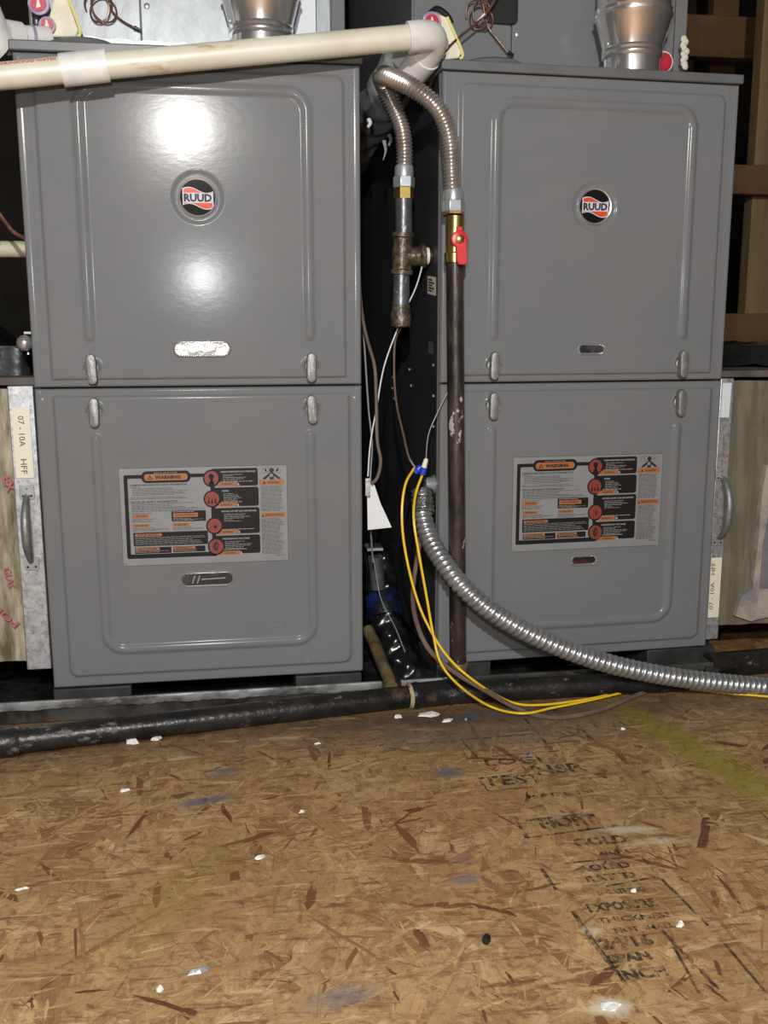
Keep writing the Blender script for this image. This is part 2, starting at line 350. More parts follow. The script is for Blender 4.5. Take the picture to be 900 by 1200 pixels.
def strands():
    V = []; Fc = []; C = []; U = []
    pal = [(194,162,118,3), (184,152,108,5), (176,142,98,6), (182,148,100,5), (168,134,92,5), (158,122,82,4), (204,174,132,2), (148,110,74,3), (122,84,54,2.6)]
    cols = np.array([srgb(*p[:3])[:3] for p in pal]); cols = cols*.66 + np.array(srgb(168,134,92)[:3])*.34; wt = np.array([p[3] for p in pal]); wt = wt/wt.sum()
    dk = np.array([srgb(*p)[:3] for p in ((104,62,40),(120,76,48),(88,52,36))])
    ns = 5
    for (n, l0, l1, w0, w1, dark, z0, z1) in ((8000, .04, .14, .008, .032, 0, -.0016, -.0005), (15000, .008, .040, .0008, .0045, .08, -.0011, -.0001), (420, .015, .075, .002, .012, 1, -.0008, -.0002), (160, .06, .16, .004, .012, 0, -.0006, -.0001)):
        x = rng.uniform(-.5, 1.6, n); y = rng.uniform(-1.05, .12, n)
        for i in range(n):
            a = rng.normal(PI/2, .6) if rng.random() < .4 else rng.uniform(0, PI)
            l = rng.uniform(l0, l1); wd = rng.uniform(w0, w1)
            c, s = math.cos(a), math.sin(a); z = rng.uniform(z0, z1)
            t = np.linspace(-.5, .5, ns); hw = np.where(abs(t) > .49, rng.uniform(.05, .9, ns), rng.uniform(.75, 1.0, ns))*wd/2
            of = rng.normal(0, wd*.12, ns); sk = rng.normal(0, wd*.6)
            col = dk[rng.integers(3)] if (dark == 1 or rng.random() < dark*.5) else cols[rng.choice(len(cols), p=wt)]
            col = col*rng.uniform(.88, 1.12); ou = rng.uniform(0, 50)
            b = len(V)
            for k in range(ns):
                for sg in (-1, 1):
                    px = t[k]*l + (sk*sg if k in (0, ns-1) else 0); py = of[k] + sg*hw[k]
                    V.append((x[i]+px*c-py*s, y[i]+px*s+py*c, z + (.0002 if sg > 0 else 0)))
                    C.append((*col, 1)); U.append((px+ou, py+ou*.37))
            for k in range(ns-1): Fc.append((b+2*k, b+2*k+2, b+2*k+3, b+2*k+1))
    me = bpy.data.meshes.new('wood_strands'); me.from_pydata(V, [], Fc); me.materials.append(sm)
    ca = me.color_attributes.new('tint', 'FLOAT_COLOR', 'POINT'); ca.data.foreach_set('color', np.array(C, dtype=np.float32).ravel())
    uv = me.uv_layers.new(name='grain'); idx = np.empty(len(me.loops), dtype=np.int32); me.loops.foreach_get('vertex_index', idx)
    uv.data.foreach_set('uv', np.array(U, dtype=np.float32)[idx].ravel()); me.update()
    o = bpy.data.objects.new('wood_strands', me); COL.objects.link(o); o.parent = floor; o['kind'] = 'stuff'
strands()
# worn printed stamps on the board
def ink_material():
    m = bpy.data.materials.new('worn_stamp_ink'); m.use_nodes = True; N = m.node_tree.nodes; L = m.node_tree.links; b = N['Principled BSDF']
    b.inputs['Base Color'].default_value = srgb(52,42,34); b.inputs['Roughness'].default_value = .8
    tc = N.new('ShaderNodeTexCoord'); n = N.new('ShaderNodeTexNoise'); n.inputs['Scale'].default_value = 95; n.inputs['Detail'].default_value = 5; n.inputs['Roughness'].default_value = .8
    mp = N.new('ShaderNodeMapping'); mp.inputs['Scale'].default_value = (1,.45,1); mp.inputs['Rotation'].default_value = (0,0,.5)
    L.new(tc.outputs['Object'], mp.inputs[0]); L.new(mp.outputs[0], n.inputs['Vector'])
    q = N.new('ShaderNodeMapRange'); q.inputs[1].default_value = .42; q.inputs[2].default_value = .58; q.inputs[3].default_value = .0; q.inputs[4].default_value = .85
    L.new(n.outputs['Fac'], q.inputs[0]); L.new(q.outputs[0], b.inputs['Alpha']); return m
stamp_ink = ink_material()
def stamp(px, py, words, h, wd, bold=.03, ang=0.0, line=False):
    """printed line of the board's stamp; left end at a pixel, h and wd in metres on the floor"""
    p = at(px, py, Z=0); m = MB(); c, s = math.cos(ang), math.sin(ang)
    fn = lambda u, v: (p.x+u*c-v*s, p.y+u*s+v*c, .0003)
    if line: m.add([fn(0,0), fn(wd,0), fn(wd,h), fn(0,h)], [(0,1,2,3)])
    else: put_text(m, words, fn, wd, h, bold)
    m.build('printed_stamp', stamp_ink, floor, smooth=0)
for a in ((571,898,'LOGI',.020,.075,.02), (568,922,'TEST',.026,.080,.03), (628,908,'NSR',.026,.070,.03), (618,936,'MADE IN',.010,.085,.02),
          (636,972,'NORT',.026,.070,.05), (675,993,'GOLD',.018,.062,.04), (703,1003,'ALUMA',.008,.036,.03),
          (682,1022,'ROLLD',.012,.055,.04), (688,1034,'RATED',.012,.055,.05), (702,1050,'SHEATHING',.009,.050,.03),
          (692,1070,'EXPOSURE',.015,.070,.05), (702,1083,'THICKNESS',.009,.075,.03), (722,1094,'NOT SMALL',.008,.060,.03),
          (706,1114,'24/16',.018,.052,.05), (716,1130,'SPAN',.013,.040,.06), (728,1150,'INCH',.014,.045,.05)): stamp(*a)
def stroke(a, b, t=.003):
    A = at(*a, Z=0); B = at(*b, Z=0); d = (B-A).normalized(); n = Vector((-d.y, d.x, 0))*t/2; m = MB()
    m.add([A-n+Vector((0,0,.0003)), B-n+Vector((0,0,.0003)), B+n+Vector((0,0,.0003)), A+n+Vector((0,0,.0003))], [(0,1,2,3)])
    m.build('printed_stamp', stamp_ink, floor, smooth=0)
for a, b, t in (((604,957),(617,982),.004), ((617,982),(690,972),.003), ((616,962),(680,954),.003), ((680,954),(690,972),.003), ((676,974),(722,968),.003),
                ((562,915),(573,927),.003), ((573,927),(626,922),.002), ((563,912),(620,905),.002), ((540,867),(560,888),.002), ((540,867),(632,860),.002), ((615,842),(655,888),.003), ((560,888),(655,880),.002),
                ((634,1018),(652,1043),.004), ((662,1012),(752,1003),.003), ((752,1003),(770,1025),.004), ((710,1039),(768,1028),.003),
                ((671,1068),(700,1110),.005), ((700,1110),(732,1152),.005), ((775,1030),(830,1085),.003), ((840,1095),(899,1165),.003), ((775,1090),(842,1160),.004), ((790,1110),(820,1165),.003)): stroke(a, b, t)

# ------------------------------------------------------------------ the attic round about
mb = MB(); mb.box(-2.2, 3.2, 2.3, 2.36, -.0, 2.3); tag(mb.build('wall_back', darkwall, smooth=0), kind='structure')
mb = MB(); mb.box(-2.2, -2.14, -3.2, 2.3, 0, 2.3); tag(mb.build('wall_left', darkwall, smooth=0), kind='structure')
mb = MB(); mb.box(3.14, 3.2, -3.2, 2.3, 0, 2.3); tag(mb.build('wall_right', darkwall, smooth=0), kind='structure')
mb = MB(); mb.box(-2.2, 3.2, -3.26, -3.2, 0, 2.3); tag(mb.build('wall_front', bounce_wall, smooth=0), kind='structure')
mb = MB(); mb.box(-2.2, 3.2, -3.2, 2.36, 2.3, 2.36); tag(mb.build('ceiling', darkwall, smooth=0), kind='structure')
def timber(x0, x1, y0, y1, z0, z1, m, label, ry=0):
    b = MB(); b.box(x0, x1, y0, y1, z0, z1); o = b.build('framing_timber', m, bevel=.003)
    return tag(o, label, 'timber', 'roof framing timbers behind the right furnace')
timber(1.12, 2.9, 1.20, 1.24, ZB+1.215, ZB+1.318, wood, 'horizontal brown timber, uppermost of three behind the right furnace top')
timber(1.30, 2.5, .80, .84, ZB+.815, ZB+.880, wood, 'horizontal brown timber at mid height beside the right furnace upper door')
timber(1.20, 2.5, .80, .84, ZB+.475, ZB+.545, wood, 'horizontal brown timber lowest, just above the wrapped duct at right')
timber(1.500, 1.58, .845, .885, 0, 2.3, wood_v, 'upright pale timber stud at the right edge behind the crossing timbers')
timber(1.70, 1.78, 1.50, 1.54, 0, 2.3, wood, 'dim upright stud farther back between the timbers at right')

# ------------------------------------------------------------------ furnaces
W, H, HS = .45368, .864, .4325
RF = (.56922, .01006, .04098)           # right furnace: x, y, turn
def sd_rr(x, z, x0, x1, z0, z1, r):
    cx, cz = (x0+x1)/2, (z0+z1)/2; dx = np.abs(x-cx)-(x1-x0)/2+r; dz = np.abs(z-cz)-(z1-z0)/2+r
    return np.hypot(np.maximum(dx,0), np.maximum(dz,0)) + np.minimum(np.maximum(dx,dz),0) - r
def sstep(a, b, x): t = np.clip((x-a)/(b-a), 0, 1); return t*t*(3-2*t)
def door_height(x, z, upper):
    """how far the pressed sheet stands proud of the door's rim"""
    if upper:
        d = sd_rr(x, z, .0262, W-.0245, .30, .8475, .012); h = .0042*sstep(.0022, -.0022, d)
        h *= sstep(HS+.0105, HS+.0135, z)
        # inverted U bead
        q = sd_rr(x, z, .0790, .3790, .30, .8255, .026); e = np.abs(q)
        e = np.where(z < .502, np.minimum(np.hypot(x-.0790, z-.502), np.hypot(x-.3790, z-.502)), e)
        cz, cr, lz = .6866, .0335, .4600
    else:
        d = sd_rr(x, z, .0262, W-.0200, .0185, .70, .012); h = .0042*sstep(.0022, -.0022, d)
        h *= sstep(HS-.0105, HS-.0135, z)
        q = sd_rr(x, z, .0795, .3775, .0560, .70, .026); e = np.abs(q)
        e = np.where(z > .362, np.minimum(np.hypot(x-.0795, z-.362), np.hypot(x-.3775, z-.362)), e)
        cz, cr, lz = None, 0, .4010
    h = h + .0034*np.clip(1-(e/.0072)**2, 0, 1)**.8
    if cz:                                                    # round dish for the emblem
        r = np.hypot(x-.2300, z-cz); h = h - .0022*sstep(cr+.0012, cr-.0020, r)
    for lx in (.0800, .3800):                                 # latch dimples with a raised ring
        r = np.hypot(x-lx, z-lz); h = h + .0016*np.exp(-((r-.0118)/.0013)**2) - .0030*sstep(.0108, .0088, r)
    return h
def door_mesh(upper):
    z0, z1 = (HS+.0012, H-.0005) if upper else (.0015, HS-.0012)
    x0, x1 = .0012, W-.0012
    nx, nz = 236, 226; xs = np.linspace(x0, x1, nx); zs = np.linspace(z0, z1, nz)
    X, Z = np.meshgrid(xs, zs); Hh = door_height(X, Z, upper)
    # rounded sheet edge
    ed = np.minimum(np.minimum(X-x0, x1-X), np.minimum(Z-z0, z1-Z)); Y = -Hh + .0030*(1-np.sqrt(np.clip(1-(1-np.clip(ed/.003,0,1))**2, 0, 1)))
    # two fine fold lines along the side flanges
    for c in (.0105, .0150, W-.0105, W-.0150): Y += .0007*np.exp(-((X-c)/.0011)**2)
    V = np.stack([X, Y-.0005, Z], -1).reshape(-1, 3).tolist()
    I = np.arange(nx*nz).reshape(nz, nx); q = np.stack([I[:-1,:-1], I[:-1,1:], I[1:,1:], I[1:,:-1]], -1).reshape(-1,4).tolist()
    ring = list(I[0,:]) + list(I[1:,-1]) + list(I[-1,-2::-1]) + list(I[-2:0:-1,0]); ring = [int(k) for k in ring]
    b = len(V); V += [(V[k][0], .0195, V[k][2]) for k in ring]; n = len(ring)
    q += [[ring[i], b+i, b+(i+1)%n, ring[(i+1)%n]] for i in range(n)]
    me = bpy.data.meshes.new('upper_door' if upper else 'lower_door'); me.from_pydata(V, [], q); me.materials.append(paint)
    me.shade_smooth(); me.set_sharp_from_angle(angle=math.radians(50)); return me
DM = {True: door_mesh(True), False: door_mesh(False)}

def stadium(cx, cz, w, h, n=12):
    r = h/2; pts = []
    for k in range(n+1): a = -PI/2+PI*k/n; pts.append((cx+w/2-r+r*math.cos(a), cz+r*math.sin(a)))
    for k in range(n+1): a = PI/2+PI*k/n; pts.append((cx-w/2+r+r*math.cos(a), cz+r*math.sin(a)))
    return pts
def sight_window(parent, cx, cz, w, h, glass, y=-.0047, bars=False, lip=.0028):
    m = MB(); m.use(chrome)
    rings = [(stadium(cx,cz,w,h), y+.001), (stadium(cx,cz,w,h), y-.0016), (stadium(cx,cz,w-lip*.8,h-lip*.8), y-.0026), (stadium(cx,cz,w-2*lip,h-2*lip), y-.0012), (stadium(cx,cz,w-2.4*lip,h-2.4*lip), y+.0004)]
    n = len(rings[0][0]); vs = []; fs = []
    for pts, yy in rings: vs += [(p[0], yy, p[1]) for p in pts]
    for i in range(len(rings)-1):
        for k in range(n): fs.append((i*n+k, i*n+(k+1)%n, (i+1)*n+(k+1)%n, (i+1)*n+k))
    m.add(vs, fs); m.use(glass); m.add([(p[0], y-.0003, p[1]) for p in stadium(cx,cz,w-2*lip,h-2*lip)], [tuple(range(n))])
    if bars:
        m.use(whiteink)
        for bx, sl in ((-.022,.004), (-.015,.004)):
            m.add([(cx+bx,y-.0005,cz-h*.25),(cx+bx+.0012,y-.0005,cz-h*.25),(cx+bx+sl+.0012,y-.0005,cz+h*.25),(cx+bx+sl,y-.0005,cz+h*.25)], [(0,1,2,3)])
        m.add([(cx-.008,y-.0005,cz-.0005),(cx+w*.33,y-.0005,cz+.0005),(cx+w*.33,y-.0005,cz+.0018),(cx-.008,y-.0005,cz+.0008)], [(0,1,2,3)])
    return m.build('sight_window', None, parent)
def latch(parent, cx, cz, tilt):
    m = MB(); n = 14; w, l = .0135, .0415
    m.lathe([(-.001, .0088), (.004, .0088), (.0048, .0078)], (cx, 0, cz), (0,-1,0), 20)
    c, s = math.cos(tilt), math.sin(tilt); prof = stadium(0, 0, l, w, 7); vs = []; fs = []
    for sc, y in ((1, -.0055), (1.0, -.0115), (.86, -.0150), (.5, -.0158)):
        for a, b in prof:
            a2 = a*(1-(1-sc)*w/l*1.0) if sc > .8 else a*.85; b2 = b*sc
            vs.append((cx + b2*c - a2*s, y, cz + a2*c + b2*s))
    k = len(prof)
    for i in range(3):
        for j in range(k): fs.append((i*k+j, i*k+(j+1)%k, (i+1)*k+(j+1)%k, (i+1)*k+j))
    fs += [tuple(range(k)), tuple(range(4*k-1, 3*k-1, -1))]; m.add(vs, fs)
    return m.build('latch_lever', lever_m, parent)
def emblem(parent, cx, cz, R):
    """round black badge, chrome rim, red and silver waving flag with the four letters"""
    m = MB(); m.use(chrome); y0 = -.0018
    m.lathe([(0, R), (.0030, R), (.0042, R-.0011), (.0036, R-.0028), (.0022, R-.0032)], (cx, y0, cz), (0,-1,0), 48)
    yb = y0-.0030; m.use(emb_black); m.prism(circ(cx, cz, R-.0028, 40), y0-.001, yb, lambda p, q, h: (p, h, q))
    def wave(x0, x1, lo, hi, y, mt, n=16):
        m.use(mt); vs = []
        for k in range(n+1):
            t = k/n; vs += [(cx+R*(x0+(x1-x0)*t), y, cz+R*lo(t)), (cx+R*(x0+(x1-x0)*t), y, cz+R*hi(t))]
        m.add(vs, [(2*k, 2*k+2, 2*k+3, 2*k+1) for k in range(n)])
    up = lambda t: .40 + .13*math.sin(t*2*PI*.9+.35) - .05*t
    dn = lambda t: -.44 + .13*math.sin(t*2*PI*.9+.35) - .04*t
    wave(-.76, .80, dn, up, yb-.0003, emb_white)
    wave(-.70, .74, lambda t: .23, lambda t: max(.235, up(t)-.045), yb-.0005, emb_red)
    wave(-.70, .74, lambda t: min(-.275, dn(t)+.045), lambda t: -.27, yb-.0005, emb_red)
    m.use(ink); put_text(m, 'RUUD', lambda u, v: (cx+R*(-.70+u), yb-.0007, cz+R*(-.22+v)), 1.42, .40, .045)
    return m.build('emblem', None, parent, smooth=30)
def warning_label(parent, x0, z0, w, h, y=-.0048):
    m = MB(); r = random.Random(5)
    def P(u, v, k): return (x0 + (u-22)/846*w, y - .00012*k, z0 + h*(1-(v-38)/487))
    def poly(pts, mt, k): m.use(mt); m.add([P(a, b, k) for a, b in pts], [tuple(range(len(pts)))])
    def rc(a, b, c, d, mt, k, rad=0): poly(rrect(a, c, b, d, rad) if rad else [(a,b),(c,b),(c,d),(a,d)], mt, k)
    def lines(a, b, c, d, mt, k, step=6.6, th=2.6, lo=.55):
        v = b
        while v+th < d:
            u = a; end = a + (c-a)*r.uniform(lo, 1)
            while u < end:
                l = r.uniform(6, 26); l = min(l, end-u); rc(u, v, u+l, v+th, mt, k); u += l+r.uniform(2, 4.5)
            v += step
    def txt(s, u, v, wd, ht, mt, k, bold=.02):
        m.use(mt); put_text(m, s, lambda a, b: P(u+a, v-b, k), wd, ht, bold)
    m.use(lab_bg); m.prism([(22,38),(868,38),(868,525),(22,525)], 0, 1, lambda p, q, hh: P(p, q, hh*1.0-3*(1-hh)))
    for a in ((22,38,868,40),(22,523,868,525),(22,38,24,525),(866,38,868,525)): rc(*a, inkgrey, 2)
    # heavy black frame
    rc(45,72,480,90,lab_black,2,8); rc(45,80,64,480,lab_black,3); rc(45,466,500,488,lab_black,2,8); rc(476,72,497,488,lab_black,2)
    rc(133,55,378,113,lab_black,3,26); rc(147,69,363,102,lab_or,4,14)
    txt('WARNING', 200, 95, 128, 18, ink, 5, .06); poly([(163,97),(189,97),(176,73)], ink, 5); poly([(170,94),(182,94),(176,82)], lab_or, 6)
    txt('READ ALL INSTRUCTIONS', 196, 66, 115, 5, whiteink, 5, 0)
    for (a, b, c, d, head) in ((480,50,718,138,'CARBON MONOXIDE GAS IS POISONOUS'), (480,145,720,240,'FIRE'), (480,247,722,378,'NATURAL GAS MAY LEAK AND EXPLODE'), (480,386,722,480,'HAZARDOUS VOLTAGE')):
        rc(a, b, c, d, lab_black, 3, 12); n = len(head)
        txt(head, 528 if n > 4 else 535, b+21, min(178, n*8.2), 8.5, whiteink, 4, .02)
        lines(540, b+30, 680, min(d-22, b+70), whiteink, 4, 7.2, 1.8, .3); lines(528, d-24, 708, d-16, whiteink, 4)
    for cy, cx in ((97,482), (200,482), (335,490), (440,495)):
        poly(circ(cx, cy, 43), lab_black, 5); poly(circ(cx, cy, 36), lab_red, 6)
    poly(circ(482,88,14,16), lab_black, 7); rc(476,100,490,118,lab_black,7); poly(circ(482,128,16,12), lab_black, 7)
    for k in range(3): poly([(458+k*18,222),(470+k*18,222),(462+k*16,180),(468+k*14,196)], lab_black, 7)
    for k in range(5): poly([(490,345),(496,350),(466+k*12,308+abs(k-2)*8)], ink, 7)
    poly([(485,462),(500,462),(512,430),(494,410),(478,436)], ink, 7); poly([(490,450),(505,436),(500,425)], lab_red, 8)
    for (a, b) in ((505,118), (500,221), (502,358), (510,465)):
        poly([(a+8,b),(a+112,b),(a+100,b+19),(a-6,b+19)], lab_or, 5); txt('WARNING', a+24, b+15, 60, 10, ink, 6, .02); poly([(a+104,b+17),(a+120,b+17),(a+113,b+4)], whiteink, 5)
    # left column
    txt('HOMEOWNER/OPERATOR SAFETY INFORMATION', 76, 127, 280, 8.5, ink, 3, .03); lines(76,131,150,136,inkgrey,3)
    lines(85,138,440,178,inkgrey,3); lines(76,183,412,196,inkgrey,3)
    txt('INSTALLER SAFETY INFORMATION', 76, 210, 230, 8.5, ink, 3, .03); lines(78,213,425,240,inkgrey,3); lines(78,238,445,258,inkgrey,3,lo=.8)
    rc(78,267,163,287,lab_or,3); lines(98,272,160,284,ink,4,5,2.4,.9); lines(78,290,200,306,inkgrey,3); txt('LIGHTING INSTRUCTIONS',78,265,98,5,ink,3,.02)
    rc(275,255,448,308,lab_black,3,5); rc(283,266,408,287,lab_or,4); lines(296,272,400,284,ink,5,5,2.4,.9); lines(283,292,440,304,whiteink,4,5,1.6); lines(283,258,400,264,whiteink,4)
    rc(80,315,163,331,lab_or,3); lines(92,320,158,330,ink,4,5,2.4,.9); lines(80,335,262,355,inkgrey,3)
    rc(278,315,365,332,lab_or,3); lines(290,320,358,330,ink,4,5,2.4,.9); lines(278,336,440,356,inkgrey,3)
    rc(80,358,455,426,lab_black,3,5); rc(88,364,222,378,lab_or,4); lines(100,367,215,376,ink,5,5,2.4,.9); lines(88,382,448,424,whiteink,4,7,1.5,.8)
    rc(82,430,270,466,whiteink,3); rc(84,432,268,464,lab_black,4); rc(88,434,208,448,lab_or,5); lines(100,437,200,447,ink,6,5,2.4,.9); lines(88,451,262,463,whiteink,5,5.5,1.5)
    rc(273,430,442,464,whiteink,3); rc(275,432,440,462,lab_black,4); rc(278,434,388,447,lab_or,5); lines(290,437,380,446,ink,6,5,2.4,.9); lines(280,450,435,461,whiteink,5,5.5,1.5)
    # right column
    for cx, cy, rr in ((752,66,13),(766,60,13),(812,60,13),(824,67,13)): poly(circ(cx,cy,rr,16), inkgrey, 3); poly(circ(cx,cy,rr-1.6,16), lab_bg, 4)
    poly(circ(789,64,12,16), ink, 5); poly([(780,76),(798,76),(838,106),(822,109),(800,92),(800,110),(778,110),(778,92),(756,109),(740,106)], ink, 5); poly(circ(787,90,9,12), lab_bg, 6)
    rc(725,112,852,137,lab_or,3); txt('WARNING',768,131,60,11,ink,4,.02); poly([(742,132),(758,132),(750,118)], ink, 4)
    rc(730,277,855,301,lab_or,3); lines(752,284,845,298,ink,4,6,3,.9); poly([(733,299),(747,299),(740,285)], ink, 4)
    lines(732,142,850,272,inkgrey,3,5.4,2.2,.8); lines(732,306,850,490,inkgrey,3,5.4,2.2,.75); lines(805,495,858,499,inkgrey,3); lines(32,515,44,519,inkgrey,3)
    return m.build('warning_label', None, parent, smooth=0)

def furnace(loc, rz, label, left):
    t = thing('gas_furnace', loc, label, 'furnace', 'pair of grey gas furnaces', rz)
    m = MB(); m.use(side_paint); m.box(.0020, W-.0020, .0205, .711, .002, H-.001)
    m.use(paint); 
    for a in (.0005, W-.0085): m.box(a, a+.008, .0150, .0204, .002, H-.001)
    m.build('cabinet', None, t, smooth=0)
    m = MB(); m.box(-.0022, W+.0022, -.0050, .713, H+.0003, H+.0135); m.build('top_cap', paint_cap, t, bevel=.0018)
    m = MB(); m.lathe([(0,.052),(.006,.050),(.0105,.040),(.0115,.026)], (.085, .052, H+.0136), (0,0,1), 40); m.build('knockout_cover', paint_cap, t)
    doors = []
    for up in (True, False):
        d = bpy.data.objects.new('upper_door' if up else 'lower_door', DM[up]); COL.objects.link(d); d.parent = t; doors.append(d)
    u, l = doors
    for lx, tl in ((.0800, .03), (.3800, -.02)): latch(u, lx, .4580, tl if left else -tl)
    for lx, tl in ((.0800, -.02), (.3800, .06)): latch(l, lx, .3990, tl if left else tl*.3)
    emblem(u, .2300, .6866, .0262)
    if left:
        sight_window(u, .2290, .4850, .0800, .0225, clear_window); sight_window(l, .2250, .1560, .0780, .0225, dark_glass, bars=True)
        warning_label(l, .1078, .1795, .2350, .1410)
    else:
        sight_window(u, .2330, .4812, .0440, .0170, dark_glass); sight_window(l, .2328, .1570, .0440, .0165, red_glass)
        warning_label(l, .1136, .1755, .2435, .1460)
    for sx, sz in ((.0115,.418),(W-.012,.415)):
        m = MB(); m.lathe([(0,.0015),(.0012,.0013)], (sx, -.0005, sz), (0,-1,0), 10); m.build('screw', chrome, u if sz > HS else l)
    return t
left_f = furnace((0,0,ZB), 0, 'left grey gas furnace, nearer the camera, with bright glare across its upper door', True)
right_f = furnace((RF[0],RF[1],ZB+.0), RF[2], 'right grey gas furnace behind the black gas riser and steel conduit', False)
# small stickers, screws and knockouts on the right furnace's left side (in the gap)
def side_pt(px, py, off=.0006):
    """point on the right furnace's left side panel seen at a pixel"""
    d = _f + _r*((px-450)/F) - _u*((py-600)/F); a = RF[2]; n = Vector((-math.cos(a), -math.sin(a), 0))
    o = Vector((RF[0]+.002*math.cos(a), RF[1]+.002*math.sin(a), 0)); t = ((o-CAM).dot(n)+off)/d.dot(n); return local(right_f, CAM+d*t)
for q, nl in ((((501,323),(511,325),(511,347),(501,344)), 5), (((502,400),(508,401),(508,415),(502,414)), 0)):
    m = MB(); m.use(sticker_m if nl else lever_m); c = [side_pt(*p) for p in q]; m.add(c, [(0,1,2,3)]); m.use(inkgrey)
    for k in range(nl):
        t0 = .15+k*.15; A = c[0].lerp(c[3], t0).lerp(c[1].lerp(c[2], t0), .12); B = c[0].lerp(c[3], t0).lerp(c[1].lerp(c[2], t0), .8 if k%2 else .6)
        dz = Vector((0,0,-.0022)); e = Vector((-.0004,0,0)); m.add([A+e, B+e, B+e+dz, A+e+dz], [(0,1,2,3)])
    m.build('side_sticker', None, right_f, smooth=0)
for px, py in ((508,428),(508,464),(508,500),(482,452),(480,433),(461,442),(462,467),(460,455)):
    p = side_pt(px, py); m = MB(); m.lathe([(0,.003),(.0016,.0028),(.0022,.0015)], p, (-1,0,0), 10); m.build('screw', lever_m, right_f)

# ------------------------------------------------------------------ evaporator coil cabinets on top
bare = mat('glare_panel', (.25,.27,.29,1), .36, .15, (.33,.35,.37,1), 22, (.35,.65), .25, 60, stretch=(1,1,.4))  # cabinet grey made paler and bluer: lamp glare painted into the left front panels
def coil(x, y, rz, label, left):
    z = ZB+.8780; t = thing('coil_cabinet', (x, y, z), label, 'coil cabinet', 'coil cabinets on the furnaces', rz)
    wd = .4386 if left else .4330
    m = MB(); m.box(0, wd, .002, .56, 0, .62); m.build('casing', paint, t, bevel=.002)
    m = MB(); m.box(.003, .151, -.002, .0018, .001, .61); m.build('front_panel', bare if left else paint, t, bevel=.001)  # left cabinet's panels take the glare-lightened grey
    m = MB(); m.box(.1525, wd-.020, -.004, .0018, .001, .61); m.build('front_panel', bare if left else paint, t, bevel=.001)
    m = MB(); m.box(wd-.0185, wd+.001, -.0045, .0018, .001, .61); m.build('corner_flange', paint, t, bevel=.0015)
    zz = .078 if not left else .088
    m = MB(); m.prism(rrect(.112, .160, zz, .30, .008), -.0045, -.0075, lambda p, q, h: (p, h, q)); m.build('access_cover', blackp, t, bevel=.001)
    m = MB(); m.lathe([(0,.0042),(.0015,.0042),(.0022,.003)], (.1610, -.0040, .0655 if not left else .078), (0,-1,0), 14); m.build('screw', chrome, t)
    # rating plate, its small code left out
    lx0, lx1 = wd-.112, wd-.040; lz = .030 if left else .052
    m = MB(); m.use(ink); m.prism(rrect(lx0, lx1, lz, lz+.20, .003), -.0042, -.0046, lambda p, q, h: (p, h, q)); m.use(sticker_w); m.prism(rrect(lx0+.0012, lx1-.0012, lz+.0012, lz+.1988, .002), -.0046, -.0049, lambda p, q, h: (p, h, q))
    m.build('rating_label', None, t, smooth=0)
    # coiled capillary tube
    c = local(t, at(560,22,Y=y)) if not left else local(t, at(118,14,Y=y)); c.y = -.010; sp = []
    for k in range(0, 75):
        a = k/75*2*PI*2.6; rr = .0175 + .0025*math.sin(k*.23); sp.append(Vector((c.x+rr*math.cos(a)*.9+.006*math.sin(a*.31), c.y-.004*math.sin(k*.13), c.z+rr*math.sin(a)+.004*math.cos(a*.4))))
    tail = [(596,62),(580,42),(571,28)] if not left else [(158,33),(140,22),(128,6)]
    tl = [local(t, at(*p, Y=y-.008)) for p in tail]
    m = MB(); m.sweep(crv([sp[i] for i in range(0, 75, 2)], .003), .0013, 8)
    m.build('coiled_tube', copper, t)
    m = MB(); m.use(copper); m.sweep(crv(tl + [tl[-1]+Vector((-.012,0,.05))], .003), .0015, 8); m.use(blackp); m.cyl(tl[0]-Vector((.001,0,-.001)), tl[0]+Vector((.008,0,-.003)), .003, 10, .0018)
    m.build('sensor_bulb', None, t)
    return t
lc = coil(.0060, .110, 0, 'coil cabinet on top of the left furnace behind the white pipe', True)
rc_ = coil(.5452, .112, RF[2], 'coil cabinet on top of the right furnace with white foam on its edge', False)
# hanging line over the right cabinet front
L_ = lambda t, px, py, Y: local(t, at(px, py, Y=Y))
m = MB(); m.sweep(crv([L_(rc_,585,-8,.09), L_(rc_,566,20,.085), L_(rc_,540,42,.08), L_(rc_,520,62,.075), L_(rc_,512,82,.07), L_(rc_,500,110,.09)], .004), .0019, 8); m.build('thermostat_tube', copper, rc_)
m = MB(); m.use(creamp); m.sweep([L_(rc_,560,26,.085), L_(rc_,568,17,.086)], .0026, 8); m.build('wire_marker', creamp, rc_)
# foam bead on right cabinet's edge
m = MB(); rr = random.Random(3)
for k in range(10):
    p = L_(rc_, 803+rr.uniform(-3,2), 46+k*3.6, .103); m.lathe([(-.004,.0015),(-.002,.0045),(.001,.0055),(.004,.0035),(.005,.001)], p, (rr.uniform(-.3,.3),-1,rr.uniform(-.4,.4)), 10)
m.build('foam_bead', foam, rc_)
m = MB(); m.lathe([(0,.0135),(.003,.0135)], L_(rc_,777,73,.105), (0,-1,0), 24); o = m.build('port_plug', redring, rc_)
m = MB(); m.lathe([(0,.0155),(.002,.0155)], L_(rc_,777,73,.107), (0,-1,0), 24); o = m.build('port_ring', creamp, rc_)
